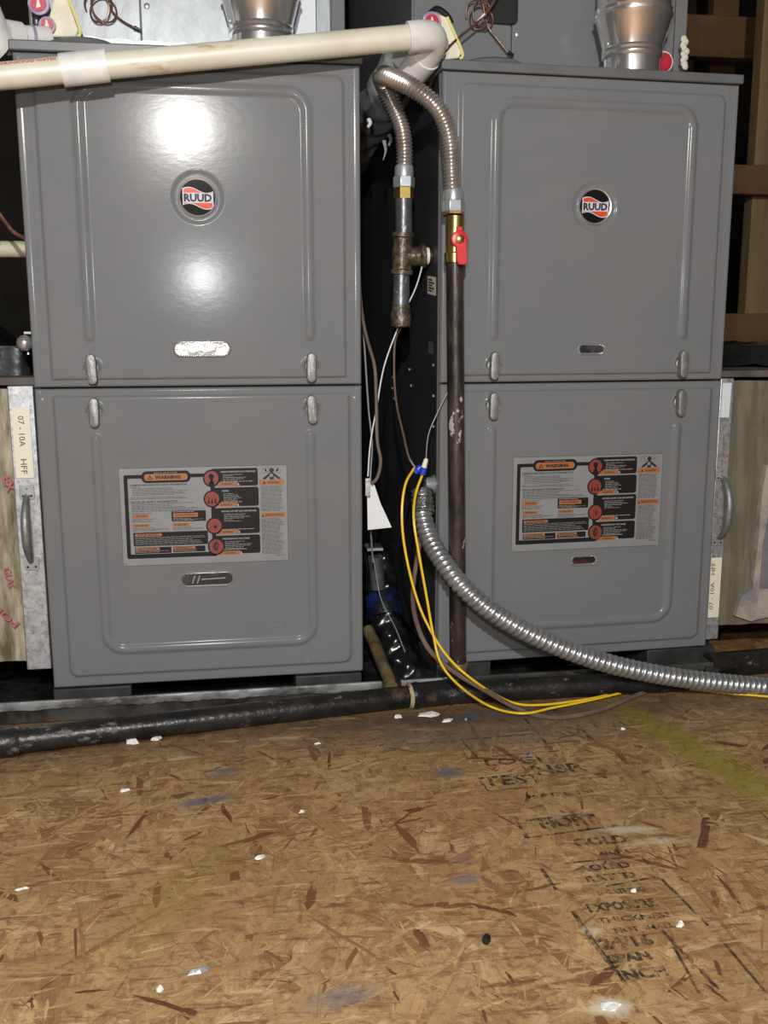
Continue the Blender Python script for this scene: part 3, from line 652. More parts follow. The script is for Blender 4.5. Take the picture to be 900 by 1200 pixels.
# drain port blocks
def port_block(t, quad, Y, th, discs, name='drain_port_block'):
    c = [local(t, at(*p, Y=Y)) for p in quad]; m = MB(); n = len(c)
    m.use(portplate); m.add(c + [p+Vector((0,th,0)) for p in c], [tuple(range(n)), tuple(range(2*n-1,n-1,-1))] + [(i,(i+1)%n,(i+1)%n+n,i+n) for i in range(n)])
    m.build(name, None, t, smooth=0, bevel=.002)
    for (px, py, r) in discs:
        p = local(t, at(px, py, Y=Y)); m = MB(); m.use(purple); m.lathe([(0,r*1.12),(.006,r*1.12),(.0065,r)], p, (0,-1,0), 24); m.use(redring); m.lathe([(.0045,r*.88),(.0075,r*.80)], p, (0,-1,0), 24)
        m.use(creamp); q = p+Vector((0,-.0078,0)); m.add([q+Vector((-.003,0,-.006)), q+Vector((.003,0,-.004)), q+Vector((.001,0,.005)), q+Vector((-.001,0,.007))], [(0,1,2,3)])
        m.build('drain_port', None, t)
port_block(lc, ((62,0),(76,-10),(92,36),(88,43),(52,43)), .080, .026, ((46,6,.0125), (56,31,.0100)))
port_block(rc_, ((499,22),(508,14),(524,20),(541,62),(538,68),(505,72),(498,50)), .080, .028, ((505,27,.0125), (515,52,.0110)))
def strip(t, pts, Y, mt, name, r=.0022):
    m = MB(); m.sweep(crv([local(t, at(*p, Y=Y)) for p in pts], .004), r, 6); return m.build(name, mt, t)
strip(lc, ((78,-8),(94,36),(88,44)), .079, yel, 'yellow_gasket'); strip(rc_, ((524,20),(542,62),(538,69)), .079, yel, 'yellow_gasket')
strip(rc_, ((503,16),(512,10),(524,18),(530,30)), .083, blackp, 'rubber_gasket', .004)
# foil tape along the left cabinet's foot
m = MB(); a = local(lc, at(98,50,Y=.108)); b = local(lc, at(275,52,Y=.108)); n = 40; vs = []
for k in range(n+1):
    x = a.x+(b.x-a.x)*k/n; vs += [(x, -.0075-.0015*rng.random(), a.z-.020), (x, -.0055, a.z+.006+.0012*math.sin(k*.8)+.0015*rng.random()-.004*k/n)]
m.add(vs, [(2*k,2*k+2,2*k+3,2*k+1) for k in range(n)]); o = m.build('foil_tape', foil, lc, smooth=0); o.modifiers.new('s','SOLIDIFY').thickness = .0006
m = MB(); p = local(lc, at(43,6,Y=.1)); m.cyl(p, p+Vector((0,0,.1)), .006, 12); p2 = local(lc, at(43,29,Y=.1)); m.cyl(p2, p, .006, 12); m.build('vent_stub', steelgrey, lc)

# ------------------------------------------------------------------ flue connectors
def flue_pipe(x, y, label, k):
    t = thing('flue_connector', (x, y, ZB+H+.0135), label, 'flue pipe', 'shiny flue connectors on the furnaces')
    r = .0405; zc = .0275 if k else .0345; zt = zc+.047
    m = MB(); m.lathe([(0,r),(zc-.004,r),(zc-.002,r+.001)], (0,0,0), (0,0,1), 48); m.build('collar', flue, t)
    m = MB(); m.lathe([(zc-.006,r+.001),(zc-.003,r+.0035),(zc,r+.0040),(zc+.003,r+.0025),(zc+.006,r+.0042),(zc+.009,r+.0030)], (0,0,0), (0,0,1), 48); m.build('seam_bead', flue, t)
    m = MB(); m.lathe([(zc+.009,r+.0028),(zt,r+.0130),(zt+.003,r+.0155),(zt+.007,r+.0160),(zt+.010,r+.0130)], (0,0,0), (0,0,1), 48); m.build('reducer', flue, t)
    m = MB(); m.lathe([(zt+.010,r+.0125),(zt+.014,r+.0150),(zt+.018,r+.0125),(.32,r+.0120)], (0,0,0), (0,0,1), 48); m.build('upper_pipe', flue, t)
    for a in (-2.9, .1):
        m = MB(); m.lathe([(0,.003),(.003,.0028)], ((r+.002)*math.cos(a), (r+.002)*math.sin(a), zc+.012), (math.cos(a),math.sin(a),0), 8); m.build('screw', chrome, t)
p = at(306,45,Y=.056); flue_pipe(p.x, .056, 'shiny metal flue connector rising from the left furnace', 0)
p = at(740,78,Y=.058); flue_pipe(p.x, .058, 'shiny metal flue reducer rising from the right furnace', 1)

# ------------------------------------------------------------------ white condensate pipe
t = thing('condensate_pipe', at(-60,93,Y=-.055), 'long yellowed white plastic condensate pipe crossing above the left furnace', 'pipe')
A = at(-60,95.5,Y=-.064); B = at(120,77.5,Y=-.052); Cc = at(484,43.5,Y=-.036)
lo = lambda p: local(t, p)
pr = .0162
m = MB(); m.cyl(lo(A), lo(B), pr, 32); m.build('pipe', pvc, t)
m = MB(); m.cyl(lo(B), lo(Cc), pr, 32); m.build('pipe', pvc, t)
d = (B-A).normalized(); c0 = at(72,82.5,Y=-.055); c1 = at(126,76.5,Y=-.052)
m = MB(); L0 = (c1-c0).length; m.lathe([(0,pr+.0005),(0,pr+.0036),(L0,pr+.0036),(L0,pr+.0005)], lo(c0), c1-c0, 36, caps=False); m.build('coupling', pvc_w, t)
# elbow turning back towards the coil cabinet
D = (Cc-B).normalized(); E0 = at(478,43.8,Y=-.036); E1 = at(506,42,Y=-.030)
m = MB(); re = pr+.0036
path = crv([lo(E0), lo(E0)+D*.018, lo(E1)+Vector((.000,.004,-.001)), lo(E1)+Vector((.004,.020,-.008)), lo(E1)+Vector((-.004,.045,-.022))], .003)
m.sweep(path, re, 32); m.build('elbow', pvc_w, t)
Ez = path[-1]
m = MB(); e2 = Ez + Vector((-.012,.030,-.012)); m.cyl(Ez-Vector((-.004,.01,-.005)), e2, re+.001, 32); m.build('socket', pvc_w, t)
# red printed words on the near side
m = MB(); axd = (B-A).normalized(); up = Vector((0,0,1)); side = axd.cross(up).normalized(); upn = side.cross(axd)
def wrap(start, r):
    def fn(u, v):
        a = v/r + .55; return lo(start) + axd*u + (side*math.cos(a) + upn*math.sin(a))*(r+.0003)
    return fn
m2 = MB(); put_text(m2, 'DRINKING', wrap(at(2,88.6,Y=-.0595), pr), .042, .0042, .01); put_text(m2, 'WATER', wrap(at(46,84.4,Y=-.057), pr), .024, .0042, .01)
m2.build('printed_words', emb_red, t, smooth=0)

# white fitting at the upper left
t = thing('plastic_fitting', at(5,60,Y=.06), 'white plastic elbow fitting at the top left corner beside the left coil cabinet', 'pipe fitting')
lo = lambda p: local(t, p)
m = MB(); a = lo(at(-14,36,Y=.03)); m.sweep(crv([a+Vector((-.01,0,.03)), a, a+Vector((.004,-.004,-.012)), a+Vector((.012,.004,-.020))], .003), .026, 28); m.build('elbow', pvc_w, t)
m = MB(); m.cyl(lo(at(8,44,Y=.04)), lo(at(26,45,Y=.05)), .022, 28, .020); m.build('collar', pvc_w, t)
m = MB(); m.cyl(lo(at(20,45,Y=.05)), lo(at(56,46,Y=.075)), .0165, 28); m.build('pipe', pvc_w, t)
m = MB(); m.lathe([(0,.0172),(.004,.0172)], lo(at(36,45.5,Y=.06)), (1,.5,0), 28); m.build('cement_ring', purple, t)

# ------------------------------------------------------------------ gas piping
sealant = mat('pipe_sealant', (.36,.28,.15,1), .7, 0, (.06,.05,.04,1), 70, (.5,.58))
t = thing('gas_riser', at(536,790,Y=-.032), 'black iron gas riser standing in front of the right furnace', 'gas pipe')
t.location.z = .017; lo = lambda p: local(t, p)
ys = -.028; bot = at(537,792,Y=ys); top = at(533,306,Y=ys)
m = MB(); m.cyl(lo(bot), lo(top), .0122, 28); m.build('pipe', riser_m, t)
m = MB(); m.lathe([(0,.0134),(.002,.0150),(.012,.0150),(.014,.0134)], lo(at(537,786,Y=ys)), (0,0,1), 20); m.build('thread_sealant', stainpipe, t)
# ball valve on the riser
v = thing('gas_valve', top, 'brass gas shut-off valve with red lever handle on the riser', 'valve')
lo = lambda p: local(v, p); z0 = 0.0; zt_ = at(532,250,Y=ys).z - top.z
m = MB(); m.lathe([(-.002,.0150),(.010,.0155),(.012,.0125),(zt_-.004,.0130)], (0,0,0), (0,0,1), 24); m.build('body', brass, v)
m = MB(); m.lathe([(0,.0158),(.015,.0158)], lo(at(531,251,Y=ys)), (0,0,1), 6); m.build('hex_end', brass, v)
hc = lo(at(534,282,Y=ys)); m = MB(); m.lathe([(.006,.0075),(.018,.0075),(.020,.0115),(.024,.0118),(.025,.0100)], hc, (0,-1,0), 28)
pts = [(-.0062,0),(-.0048,-.030),(-.002,-.034),(.008,-.034),(.0100,-.030),(.0080,0)]
m.prism(pts, -.019, -.0255, lambda p, q, h: (hc.x+p+.001, hc.y+h, hc.z+q)); m.prism([(-.005,0),(.005,0),(.004,.017),(-.004,.017)], -.018, -.023, lambda p, q, h: (hc.x+p, hc.y+h, hc.z+q))
m.build('lever_handle', redm, v, bevel=.0008)
m = MB(); m.lathe([(.020,.0062),(.0285,.0060),(.0300,.003)], hc, (0,-1,0), 6); m.build('handle_nut', brass, v)
# left tee with drip leg
yt = .075
g = thing('gas_tee', at(470,383,Y=yt), 'cast iron gas tee with capped drip leg hanging in the gap', 'pipe fitting')
lo = lambda p: local(g, p)
def cylpx(name, mt, x, y0, y1, r, seg=28, r1=None, x1=None):
    m = MB(); m.cyl(lo(at(x1 or x, y1, Y=yt)), lo(at(x, y0, Y=yt)), r1 or r, seg, r); return m.build(name, mt, g)
cylpx('nipple', steelgrey, 473, 232, 275, .0128)
m = MB(); a = lo(at(470.5,322,Y=yt)); b = lo(at(472.5,273,Y=yt)); l = (b-a).length
m.lathe([(0,.0165),(.006,.0170),(.008,.0145),(l*.35,.0150),(l*.6,.0150),(l-.008,.0145),(l-.006,.0170),(l,.0165)], a, b-a, 28)
c = lo(at(471,301,Y=yt)); e = lo(at(498,300,Y=yt)); l2 = (e-c).length; m.lathe([(0,.0135),(l2-.009,.0140),(l2-.007,.0180),(l2,.0175)], c, e-c, 28); m.build('tee_body', castiron, g)
cylpx('nipple', steelgrey, 470.5, 322, 362, .0125, x1=469.5)
m = MB(); a = lo(at(469.5,384,Y=yt)); b = lo(at(470,357,Y=yt)); l = (b-a).length; m.lathe([(0,.0120),(.002,.0150),(l*.55,.0158),(l*.62,.0150),(l,.0135)], a, b-a, 28); m.build('drip_cap', castiron, g)
m = MB(); m.cyl(lo(at(494,300,Y=yt)), lo(at(530,300,Y=yt)), .0105, 24); m.build('branch_nipple', blkpipe, g)
m = MB(); m.lathe([(0,.0125),(.006,.0125)], lo(at(497.5,300,Y=yt)), (1,0,0), 20); m.build('thread_sealant', creamp, g)
m = MB(); m.lathe([(0,.0150),(.022,.0150)], lo(at(473,233,Y=yt)), (0,0,1), 6); m.build('brass_adapter', brass, g)
# corrugated connector: up out of the riser, over and down to the tee
x = thing('gas_connector', at(450,90,Y=.02), 'corrugated stainless gas connector looping from the riser valve over to the tee', 'gas connector')
lo = lambda p: local(x, p)
ctrl = [at(530,226,Y=ys), at(529,196,Y=ys), at(526,158,Y=ys-.002), at(512,126,Y=ys), at(484,103,Y=ys+.008), at(462,92,Y=.005), at(449,88,Y=.030), at(448,96,Y=.058), at(458,118,Y=.070), at(470,146,Y=.075), at(474,172,Y=yt), at(474,202,Y=yt)]
pitch = .0050; R0 = .0118
m = MB(); m.sweep(crv([lo(p) for p in ctrl], pitch/6), lambda s: R0+.0011*math.cos(2*PI*s/pitch), 22); m.build('corrugated_tube', flexm, x)
for (px, py0, py1, Y) in ((531,240,226,ys), (473.5,212,198,yt)):
    a = lo(at(px, py0, Y=Y)); b = lo(at(px, py1, Y=Y)); m = MB(); m.lathe([(-.010,.0165),(.006,.0165)], a, (0,0,1), 6); m.build('flare_nut', zinc, x, bevel=.0012)
    m = MB(); m.lathe([(.006,.0142),((b-a).length+.002,.0138),((b-a).length+.005,.0125)], a, (0,0,1), 24); m.build('nut_sleeve', zinc, x)
# floor main
f = thing('gas_main', (.2,-.07,0), 'black iron gas main lying along the floor in front of the drain pan', 'gas pipe')
lo = lambda p: local(f, p)
P0 = Vector((-.30,-.150,.0170)); P1 = Vector((.548,-.034,.0170)); P2 = Vector((.955,-.040,.0170)); P2b = Vector((1.6,.02,.0170))
m = MB(); m.cyl(lo(P0), lo(P1), .0167, 32); m.build('pipe', blkpipe, f)
m = MB(); d = (P1-P0).normalized(); q = lo(P1-d*.030)
m.lathe([(0,.0185),(.010,.0205),(.016,.0190),(.055,.0190),(.061,.0205),(.070,.0185)], q, d, 32); m.build('floor_tee', blkpipe, f)
m = MB(); m.lathe([(-.005,.0172),(.0005,.0190)], q, d, 32); m.build('thread_sealant', sealant, f)
m = MB(); m.cyl(lo(P1+Vector((.02,0,0))), lo(P2), .0167, 32); m.build('pipe', blkpipe, f)
q = lo(Vector((-.052,-.117,.017)))
m = MB(); m.lathe([(-.035,.0185),(-.03,.021),(.02,.021),(.026,.0185)], q, d, 32); m.build('coupling', blkpipe, f)
m = MB(); m.cyl((1.015,.0050,.022), (1.75,.055,.022), .020, 28); o = m.build('waste_pipe', blkpipe); tag(o, 'dusty dark pipe on the floor at the far right under the wrapped duct', 'pipe')

# ------------------------------------------------------------------ electrical conduit and wires
c = thing('electrical_conduit', at(497,590,Y=.02), 'flexible spiral steel conduit curving from the right furnace side down across the floor', 'conduit')
lo = lambda p: local(c, p)
ctrl = [at(493,584,Y=.035), at(495,603,Y=.025), at(503,630,Y=.005), at(517,655,Y=-.030), at(538,683,Y=-.064), at(570,712,Y=-.076), at(612,738,Y=-.082), at(660,760,Y=-.084), at(715,778,Y=-.084), at(775,791,Y=-.082), at(835,799,Y=-.078), at(905,805,Y=-.070), at(1000,811,Y=-.055)]
pitch = .0098
def spiral(s):
    def r(a):
        t = ((s/pitch + a/(2*PI)) % 1); return .0122 + .0026*math.sin(PI*t)**.7 - (.0011 if t > .93 or t < .07 else 0)
    return r
m = MB(); m.sweep(crv([lo(p) for p in ctrl], pitch/9), spiral, 24); m.build('spiral_sheath', conduit_m, c, smooth=60)
m = MB(); a = lo(at(497,602,Y=.022)); b = lo(at(494,574,Y=.040)); m.sweep(crv([a, (a+b)/2, b], .0015), lambda s: .0158+.0012*math.sin(s*900)+.0010*math.sin(s*2300+1), 18); o = m.build('tape_wrap', mat('crinkled_foil', (.42,.42,.42,1), .28, .8, (.20,.20,.20,1), 60, (.42,.58), 1.0, 140), c)
m = MB(); a = lo(at(497,568,Y=.045)); m.lathe([(0,.0115),(.014,.0115),(.015,.0145),(.020,.0145),(.022,.0120),(.04,.0120)], a, (1,.15,0), 20); m.build('connector', zinc, c)
def wire(name, pts, r, mt, label, cat='wire', group=None, step=.004):
    m = MB(); m.sweep(crv(pts, step), r, 8); o = m.build(name, mt); return tag(o, label, cat, group)
Z1 = lambda px, py, z: at(px, py, Z=z)
wire('yellow_wire', [at(485,549,Y=-.008), at(475,568,Y=-.03), at(471,600,Y=-.045), at(474,640,Y=-.05), at(485,690,Y=-.055), at(500,730,Y=-.065), at(525,770,Y=-.080), at(560,801,Y=-.088), at(600,823,Z=.0045), at(635,826,Z=.004), at(690,819,Z=.004), at(745,808,Z=.004), at(800,807,Z=.004), at(850,812,Z=.003), at(920,818,Z=.003)], .0019, yellow, 'yellow wire farthest left of the pair below the wire nuts, sweeping over the floor', 'wire', 'yellow wires')
wire('yellow_wire', [at(495,556,Y=-.012), at(487,580,Y=-.03), at(485,610,Y=-.06), at(492,655,Y=-.07), at(500,700,Y=-.072), at(508,745,Y=-.078), at(517,778,Y=-.088), at(540,805,Y=-.090), at(575,828,Z=.0075), at(612,836,Z=.0065), at(650,829,Z=.0065), at(690,821,Z=.0065), at(735,810,Z=.006), at(765,800,Z=.006)], .0019, yellow, 'yellow wire from the cream wire nut, lying in front of the other yellow wire', 'wire', 'yellow wires')
wire('brown_cable', [at(495,600,Y=.05), at(491,640,Y=.02), at(484,690,Y=-.01), at(487,725,Y=-.04), at(502,760,Y=-.062), at(530,786,Y=-.074), at(570,810,Y=-.084), at(610,832,Z=.0045), at(650,841,Z=.0040), at(700,833,Z=.0040), at(745,815,Z=.0045), at(775,803,Z=.0045), at(800,793,Z=.0045)], .0036, brownw, 'thick brown cable running from the gap over the black main onto the board floor', 'cable')
wire('brown_cable', [at(470,384,Y=.10), at(463,400,Y=.10), at(462,440,Y=.09), at(465,475,Y=.07), at(473,510,Y=.03), at(479,535,Y=.0), at(488,550,Y=-.008)], .0017, brownw, 'thin brown cable hanging below the drip leg down to the blue wire nut', 'cable')
wire('brown_cable', [at(419,95,Y=.20), at(419,200,Y=.16), at(421,320,Y=.12), at(425,372,Y=.10), at(431,400,Y=.08), at(439,430,Y=.06), at(441,470,Y=.05), at(442,515,Y=.04), at(446,540,Y=.03), at(442,560,Y=.02), at(433,568,Y=.02)], .0026, brownw, 'brown cable hooking down beside the left furnace edge', 'cable')
wire('grey_cable', [at(418,100,Y=.23), at(419,250,Y=.18), at(424,360,Y=.14), at(428,420,Y=.12), at(432,480,Y=.10), at(436,520,Y=.07), at(434,560,Y=.04), at(434,610,Y=.06), at(437,660,Y=.10)], .0014, greyw, 'thin grey cable hanging along the left furnace edge in the gap', 'cable')
wire('white_string', [at(497,290,Y=.065), at(496,306,Y=.065), at(488,335,Y=.08), at(478,357,Y=.09), at(466,385,Y=.09), at(450,430,Y=.08), at(441,480,Y=.07), at(434,520,Y=.06), at(431,560,Y=.05)], .0011, whitew, 'white string running diagonally behind the tee down the gap', 'string')
wire('thin_cable', [at(527,455,Y=-.007), at(512,485,Y=-.008), at(502,510,Y=-.010), at(499,540,Y=-.010)], .0008, greyw, 'very thin dark wire rising from the cream wire nut to the riser', 'wire')
wire('loose_wire', [at(437,650,Y=.10), at(446,700,Y=.08), at(463,735,Y=.07), at(475,765,Y=.06)], .0007, greyw, 'fine loose wire hanging over the black film at the bottom of the gap', 'wire')
wire('copper_wire', [at(-8,240,Y=.10), at(4,257,Y=.10), at(16,272,Y=.10), at(32,280,Y=.10), at(50,282,Y=.11)], .0032, copper, 'bare copper line curving behind the left furnace edge at the far left', 'copper line')
for nm, mt, a, b, lb in (('wire_nut', bluep, (488,552,-.010), (494,546,-.012), 'small blue wire nut lying sideways on the thin brown cable end'),
                     ('wire_nut', creamp, (495,556,-.014), (500,538,-.016), 'cream and blue wire nut pointing up above the taped conduit end')):
    A = at(*a[:2], Y=a[2]); B = at(*b[:2], Y=b[2]); t = thing('wire_nut', A, lb, 'wire nut'); d = B-A; l = d.length
    if mt is creamp:
        m = MB(); m.lathe([(0,.0050),(l*.6,.0044)], (0,0,0), d, 10); m.build('skirt', bluep, t)
        m = MB(); m.lathe([(l*.45,.0042),(l*.95,.0034),(l*1.05,.0015)], (-.001,-.002,.0005), d, 10); m.build('cap', creamp, t)
    else:
        m = MB(); m.lathe([(-.003,.0046),(l*.6,.0050),(l,.0030)], (0,0,0), d, 10); m.build('cap', bluep, t)
        m = MB(); m.box(-.0008,.0008,-.006,.006,-.001,.003); m.build('wing', bluep, t)

# ------------------------------------------------------------------ drain pan and pads
t = thing('drain_pan', (.45,.35,0), 'long shallow metal drain pan under both furnaces with bright rolled front lip', 'drain pan')
lo = lambda p: local(t, p); x0, x1, y0, y1 = -.42, 1.012, -.0125, .76; hp = .0320
m = MB(); m.box(x0, x1, y0, y1, .0006, .0016); m.build('tray', paninside, t) if False else None
def seg(x0, x1, y0, y1, z0, z1, name, mt):
    m = MB(); m.box(x0, x1, y0, y1, z0, z1); m.v = [tuple(lo(Vector(v))) for v in m.v]; return m.build(name, mt, t, smooth=0)
seg(x0, x1, y0, y1, .0006, .0016, 'pan_floor', paninside)
seg(x0, x1, y0, y0+.0010, .0016, hp, 'pan_wall', panm); seg(x0, x1, y1-.001, y1, .0016, hp, 'pan_wall', panm)
seg(x0, x0+.001, y0, y1, .0016, hp, 'pan_wall', panm); seg(x1-.001, x1, y0, y1, .0016, hp, 'pan_wall', panm)
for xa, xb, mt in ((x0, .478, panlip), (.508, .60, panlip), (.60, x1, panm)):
    m = MB(); n = int((xb-xa)/.006); vs = []
    for k in range(n+1):
        x = xa+(xb-xa)*k/n; wv = .0007*math.sin(x*90)+.0006*rng.standard_normal()
        for (dy, dz) in ((.0012,-.0005),(.0016,.0050),(-.0010,.0068),(-.0040,.0060),(-.0062,-.0035+wv),(-.0050,-.0058+wv),(-.0005,-.0040)): vs.append(tuple(lo(Vector((x, y0+dy, hp+dz-.004)))))
    m.add(vs, [(7*k+j, 7*k+7+j, 7*k+8+j, 7*k+1+j) for k in range(n) for j in range(6)]); m.build('rolled_lip', mt, t, smooth=50)
for (root, xa, xb, lb) in ((left_f,.000,.110,'black rubber pad under the left furnace, left corner'), (left_f,.350,.450,'black rubber pad under the left furnace, right corner'),
                           (right_f,.0,.088,'black rubber pad under the right furnace, near the gas riser'), (right_f,.352,.470,'black rubber pad under the right furnace, right corner')):
    m = MB(); a = root.rotation_euler.z; m.X = Matrix.Translation((root.location.x, root.location.y, 0)) @ Matrix.Rotation(a, 4, 'Z')
    m.box(xa, xb, -.001 if root is left_f else .004, .13, .0018, ZB-.0005); o = m.build('rubber_pad', rubber, bevel=.002); tag(o, lb, 'pad', 'pads under the furnaces')
m = MB(); A = at(828,777,Y=-.028); m.X = Matrix.Translation((A.x, -.022, 0)) @ Matrix.Rotation(.15, 4, 'Y'); m.box(-.002,.020,-.004,.006,.003,.030); o = m.build('pipe_strap', rubber, bevel=.001); tag(o, 'black strap at the pan corner under the right end of the right furnace', 'strap')

# ------------------------------------------------------------------ filter racks
def text_on(mb, s, o, du, dv, width, height, bold=0): put_text(mb, s, lambda a, b: o+du*a+dv*b, width, height, bold)
def rack(loc, rz, wd, h, label, left, ha, hb):
    t = thing('filter_rack', loc, label, 'filter rack', 'galvanised filter racks beside the furnaces', rz)
    m = MB(); m.box(-wd, 0, 0, .55, 0, h) if left else m.box(0, wd, 0, .55, 0, h); m.build('frame', galv, t, bevel=.0015)
    cx = -wd*.50 if left else wd*.45
    hz = (.178, .105) if left else (.280, .165)
    z1, z0 = (.262, .132) if left else (.315, .170)
    z1, z0 = local(t, at(*ha, Y=loc[1])).z-.004, local(t, at(*hb, Y=loc[1])).z+.004
    m = MB(); pts = [Vector((cx,-.001,z0)), Vector((cx,-.012,z0+.004)), Vector((cx,-.026,z0+.024)), Vector((cx,-.030,(z0+z1)/2)), Vector((cx,-.026,z1-.024)), Vector((cx,-.012,z1-.004)), Vector((cx,-.001,z1))]
    P = crv(pts, .003); Lt = sum((P[i+1]-P[i]).length for i in range(len(P)-1)); m.sweep(P, lambda s: .0032+.0030*math.sin(PI*min(1,s/Lt)), 16); hd = m.build('handle', lever_m, t)
    for zc in (z0-.004, z1+.004):
        m = MB(); m.prism(rrect(cx-.0100, cx+.0100, zc-.0100, zc+.0100, .002), -.0005, -.0022, lambda p, q, hh: (p, hh, q)); m.build('handle_plate', zinc, hd, bevel=.0006)
        for ox, oz in ((-.0055,-.005),(.0055,-.005),(0,.0055)):
            q = MB(); q.lathe([(0,.0018),(.0008,.0014)], (cx+ox, -.0022, zc+oz), (0,-1,0), 8); q.build('screw', blackp if ox else lever_m, hd)
    return t, cx
a = at(58,785,Y=.018)
lr, cx = rack((-.0035,.018,ZB+.0250), 0, .0345, .4105, 'galvanised filter rack with handle beside the left furnace, label reading 07 - 10A HFF', True, (34,577), (38,660))
lr_top = .4105
m = MB(); m.use(sticker_m); zt0, zt1 = .258+.052, .3855-.010
zt1, zt0 = local(lr, at(30,477,Y=.018)).z, local(lr, at(30,560,Y=.018)).z
m.prism(rrect(-.0300, -.0060, zt0, zt1, .002), -.0022, -.0028, lambda p, q, h: (p, h, q)); m.use(ink)
hh = zt1-zt0
text_on(m, '07 - 10A', Vector((-.0225,-.0031,zt1-hh*.12)), Vector((0,0,-1)), Vector((1,0,0)), hh*.43, .0080, 0)
text_on(m, 'HFF', Vector((-.0225,-.0031,zt1-hh*.73)), Vector((0,0,-1)), Vector((1,0,0)), hh*.21, .0080, 0)
m.build('size_label', None, lr, smooth=0)
a = at(832,755,Y=.040); b = at(845,442,Y=.040); e = Vector((math.cos(RF[2]), math.sin(RF[2]), 0))
rx = RF[0]+W*e.x+.0022; ry = RF[1]+W*e.y+.0105
rwid = .0230
rr_, cx = rack((rx, ry, ZB+.0085), RF[2], rwid, .4260, 'galvanised filter rack beside the right furnace, its label partly hidden', False, (847,556), (840,632))
m = MB(); m.use(sticker_m)
zt1, zt0 = local(rr_, at(843,653,Y=ry)).z, local(rr_, at(838,723,Y=ry)).z; hh = zt1-zt0
m.prism(rrect(.0005, .0195, zt0, zt1, .0018), -.0020, -.0026, lambda p, q, h: (p, h, q)); m.use(ink)
# this rack is fitted the other way round: the lettering runs upwards
text_on(m, '07 - 10A', Vector((.0085,-.0029,zt0+hh*.14)), Vector((0,0,1)), Vector((-1,0,0)), hh*.45, .0068, 0)
text_on(m, 'HFF', Vector((.0085,-.0029,zt0+hh*.72)), Vector((0,0,1)), Vector((-1,0,0)), hh*.20, .0068, 0)
m.build('size_label', None, rr_, smooth=0)
m = MB(); m.prism([(.0015,.3650),(.0165,.3650),(.0175,.4190),(.0020,.4190)], -.0018, -.0024, lambda p, q, h: (p, h, q)); m.build('paper_scrap', sticker_w, rr_, smooth=0)

# ------------------------------------------------------------------ wrapped ducts
def lumpy_box(x0, x1, y0, y1, z0, z1, amp, n=26, seed=1):
    bm = bmesh.new(); bmesh.ops.create_cube(bm, size=1); bmesh.ops.subdivide_edges(bm, edges=bm.edges[:], cuts=n, use_grid_fill=True)
    from mathutils import noise
    m = MB()
    for v in bm.verts:
        p = Vector((x0+(v.co.x+.5)*(x1-x0), y0+(v.co.y+.5)*(y1-y0), z0+(v.co.z+.5)*(z1-z0)))
        q = Vector((v.co.x, v.co.y, v.co.z)); rr = max(abs(q.x),abs(q.y),abs(q.z))
        nz = noise.noise(Vector((p.x*14+seed, p.y*6, p.z*7)))*.6 + noise.noise(Vector((p.x*50, p.y*20+seed, p.z*16)))*.4
        v.co = p + q.normalized()*nz*amp
    m.v = [tuple(v.co) for v in bm.verts]; bm.verts.index_update(); m.f = [tuple(v.index for v in f.verts) for f in bm.faces]; m.mi = [0]*len(m.f); bm.free(); return m
def duct(x0, x1, y0, z0, z1, label, mt, seed, topm):
    t = thing('wrapped_duct', ((x0+x1)/2, y0, z0), label, 'duct', 'insulation-wrapped return ducts')
    m = lumpy_box(x0, x1, y0, y0+.50, z0, z1, .007, seed=seed); m.v = [tuple(local(t, v)) for v in m.v]; m.build('wrap', mt, t, smooth=50)
    return t
lz1 = at(0,470,Y=.03).z
ld = duct(-.46, -.0385, .026, at(0,776,Y=.026).z, ZB+.430, 'insulation-wrapped duct with pink lettering left of the left filter rack', film_l, 1, ducttop)
for s, px, py, ang, wd, ht in (('POLYM', 23,730,2.35,.070,.011), ('EX', 2,560,-1.3,.022,.012), ('GLAS', 3,666,-1.4,.030,.010)):
    p = local(ld, at(px, py, Y=.016)); c_, s_ = math.cos(ang), math.sin(ang)
    m = MB(); put_text(m, s, lambda u, v: (p.x+u*c_-v*s_, -.0095, p.z+u*s_+v*c_), wd, ht, .02); m.build('pink_lettering', pinkink, ld, smooth=0)
m = MB(); 
for k in range(3): pass
rd = duct(rx+rwid*e.x+.001, 1.62, ry+.010, at(880,735,Y=ry).z+.004, ZB+.4300, 'insulation-wrapped duct with dull foil right of the right filter rack', film_r, 4, ducttop)
Yr = ry-.001
m = MB(); c = [local(rd, at(*p, Y=Yr)) for p in ((899,545),(893,580),(888,640),(882,690),(868,700),(862,722),(880,728),(905,722),(925,640),(925,545))]; n = len(c)
m.add(c+[p+Vector((0,.012,0)) for p in c], [tuple(range(n)), tuple(range(2*n-1,n-1,-1))]+[(i,(i+1)%n,(i+1)%n+n,i+n) for i in range(n)]); m.build('mastic_patch', patch_m, rd, smooth=0)
m = MB(); c = [local(rd, at(*p, Y=Yr-.001)) for p in ((903,590),(894,640),(890,690),(930,690),(930,590))]; n = len(c)
m.add(c+[p+Vector((0,.012,0)) for p in c], [tuple(range(n)), tuple(range(2*n-1,n-1,-1))]+[(i,(i+1)%n,(i+1)%n+n,i+n) for i in range(n)]); m.build('grey_foil_face', greyfoil, rd, smooth=0)
for dd, zz, nm in ((ld, .4325, 'left'), (rd, .4325, 'right')):
    xa, xb = (-.46,-.003) if nm == 'left' else (rx+.0015, 1.62); ya = .0265 if nm == 'left' else ry+.004
    m = lumpy_box(xa, xb, ya, ya+.50, ZB+.4365, ZB+.446, .003, 16, 8); m.v = [tuple(local(dd, v)) for v in m.v]; m.build('dusty_top_sheet', ducttop, dd, smooth=50)

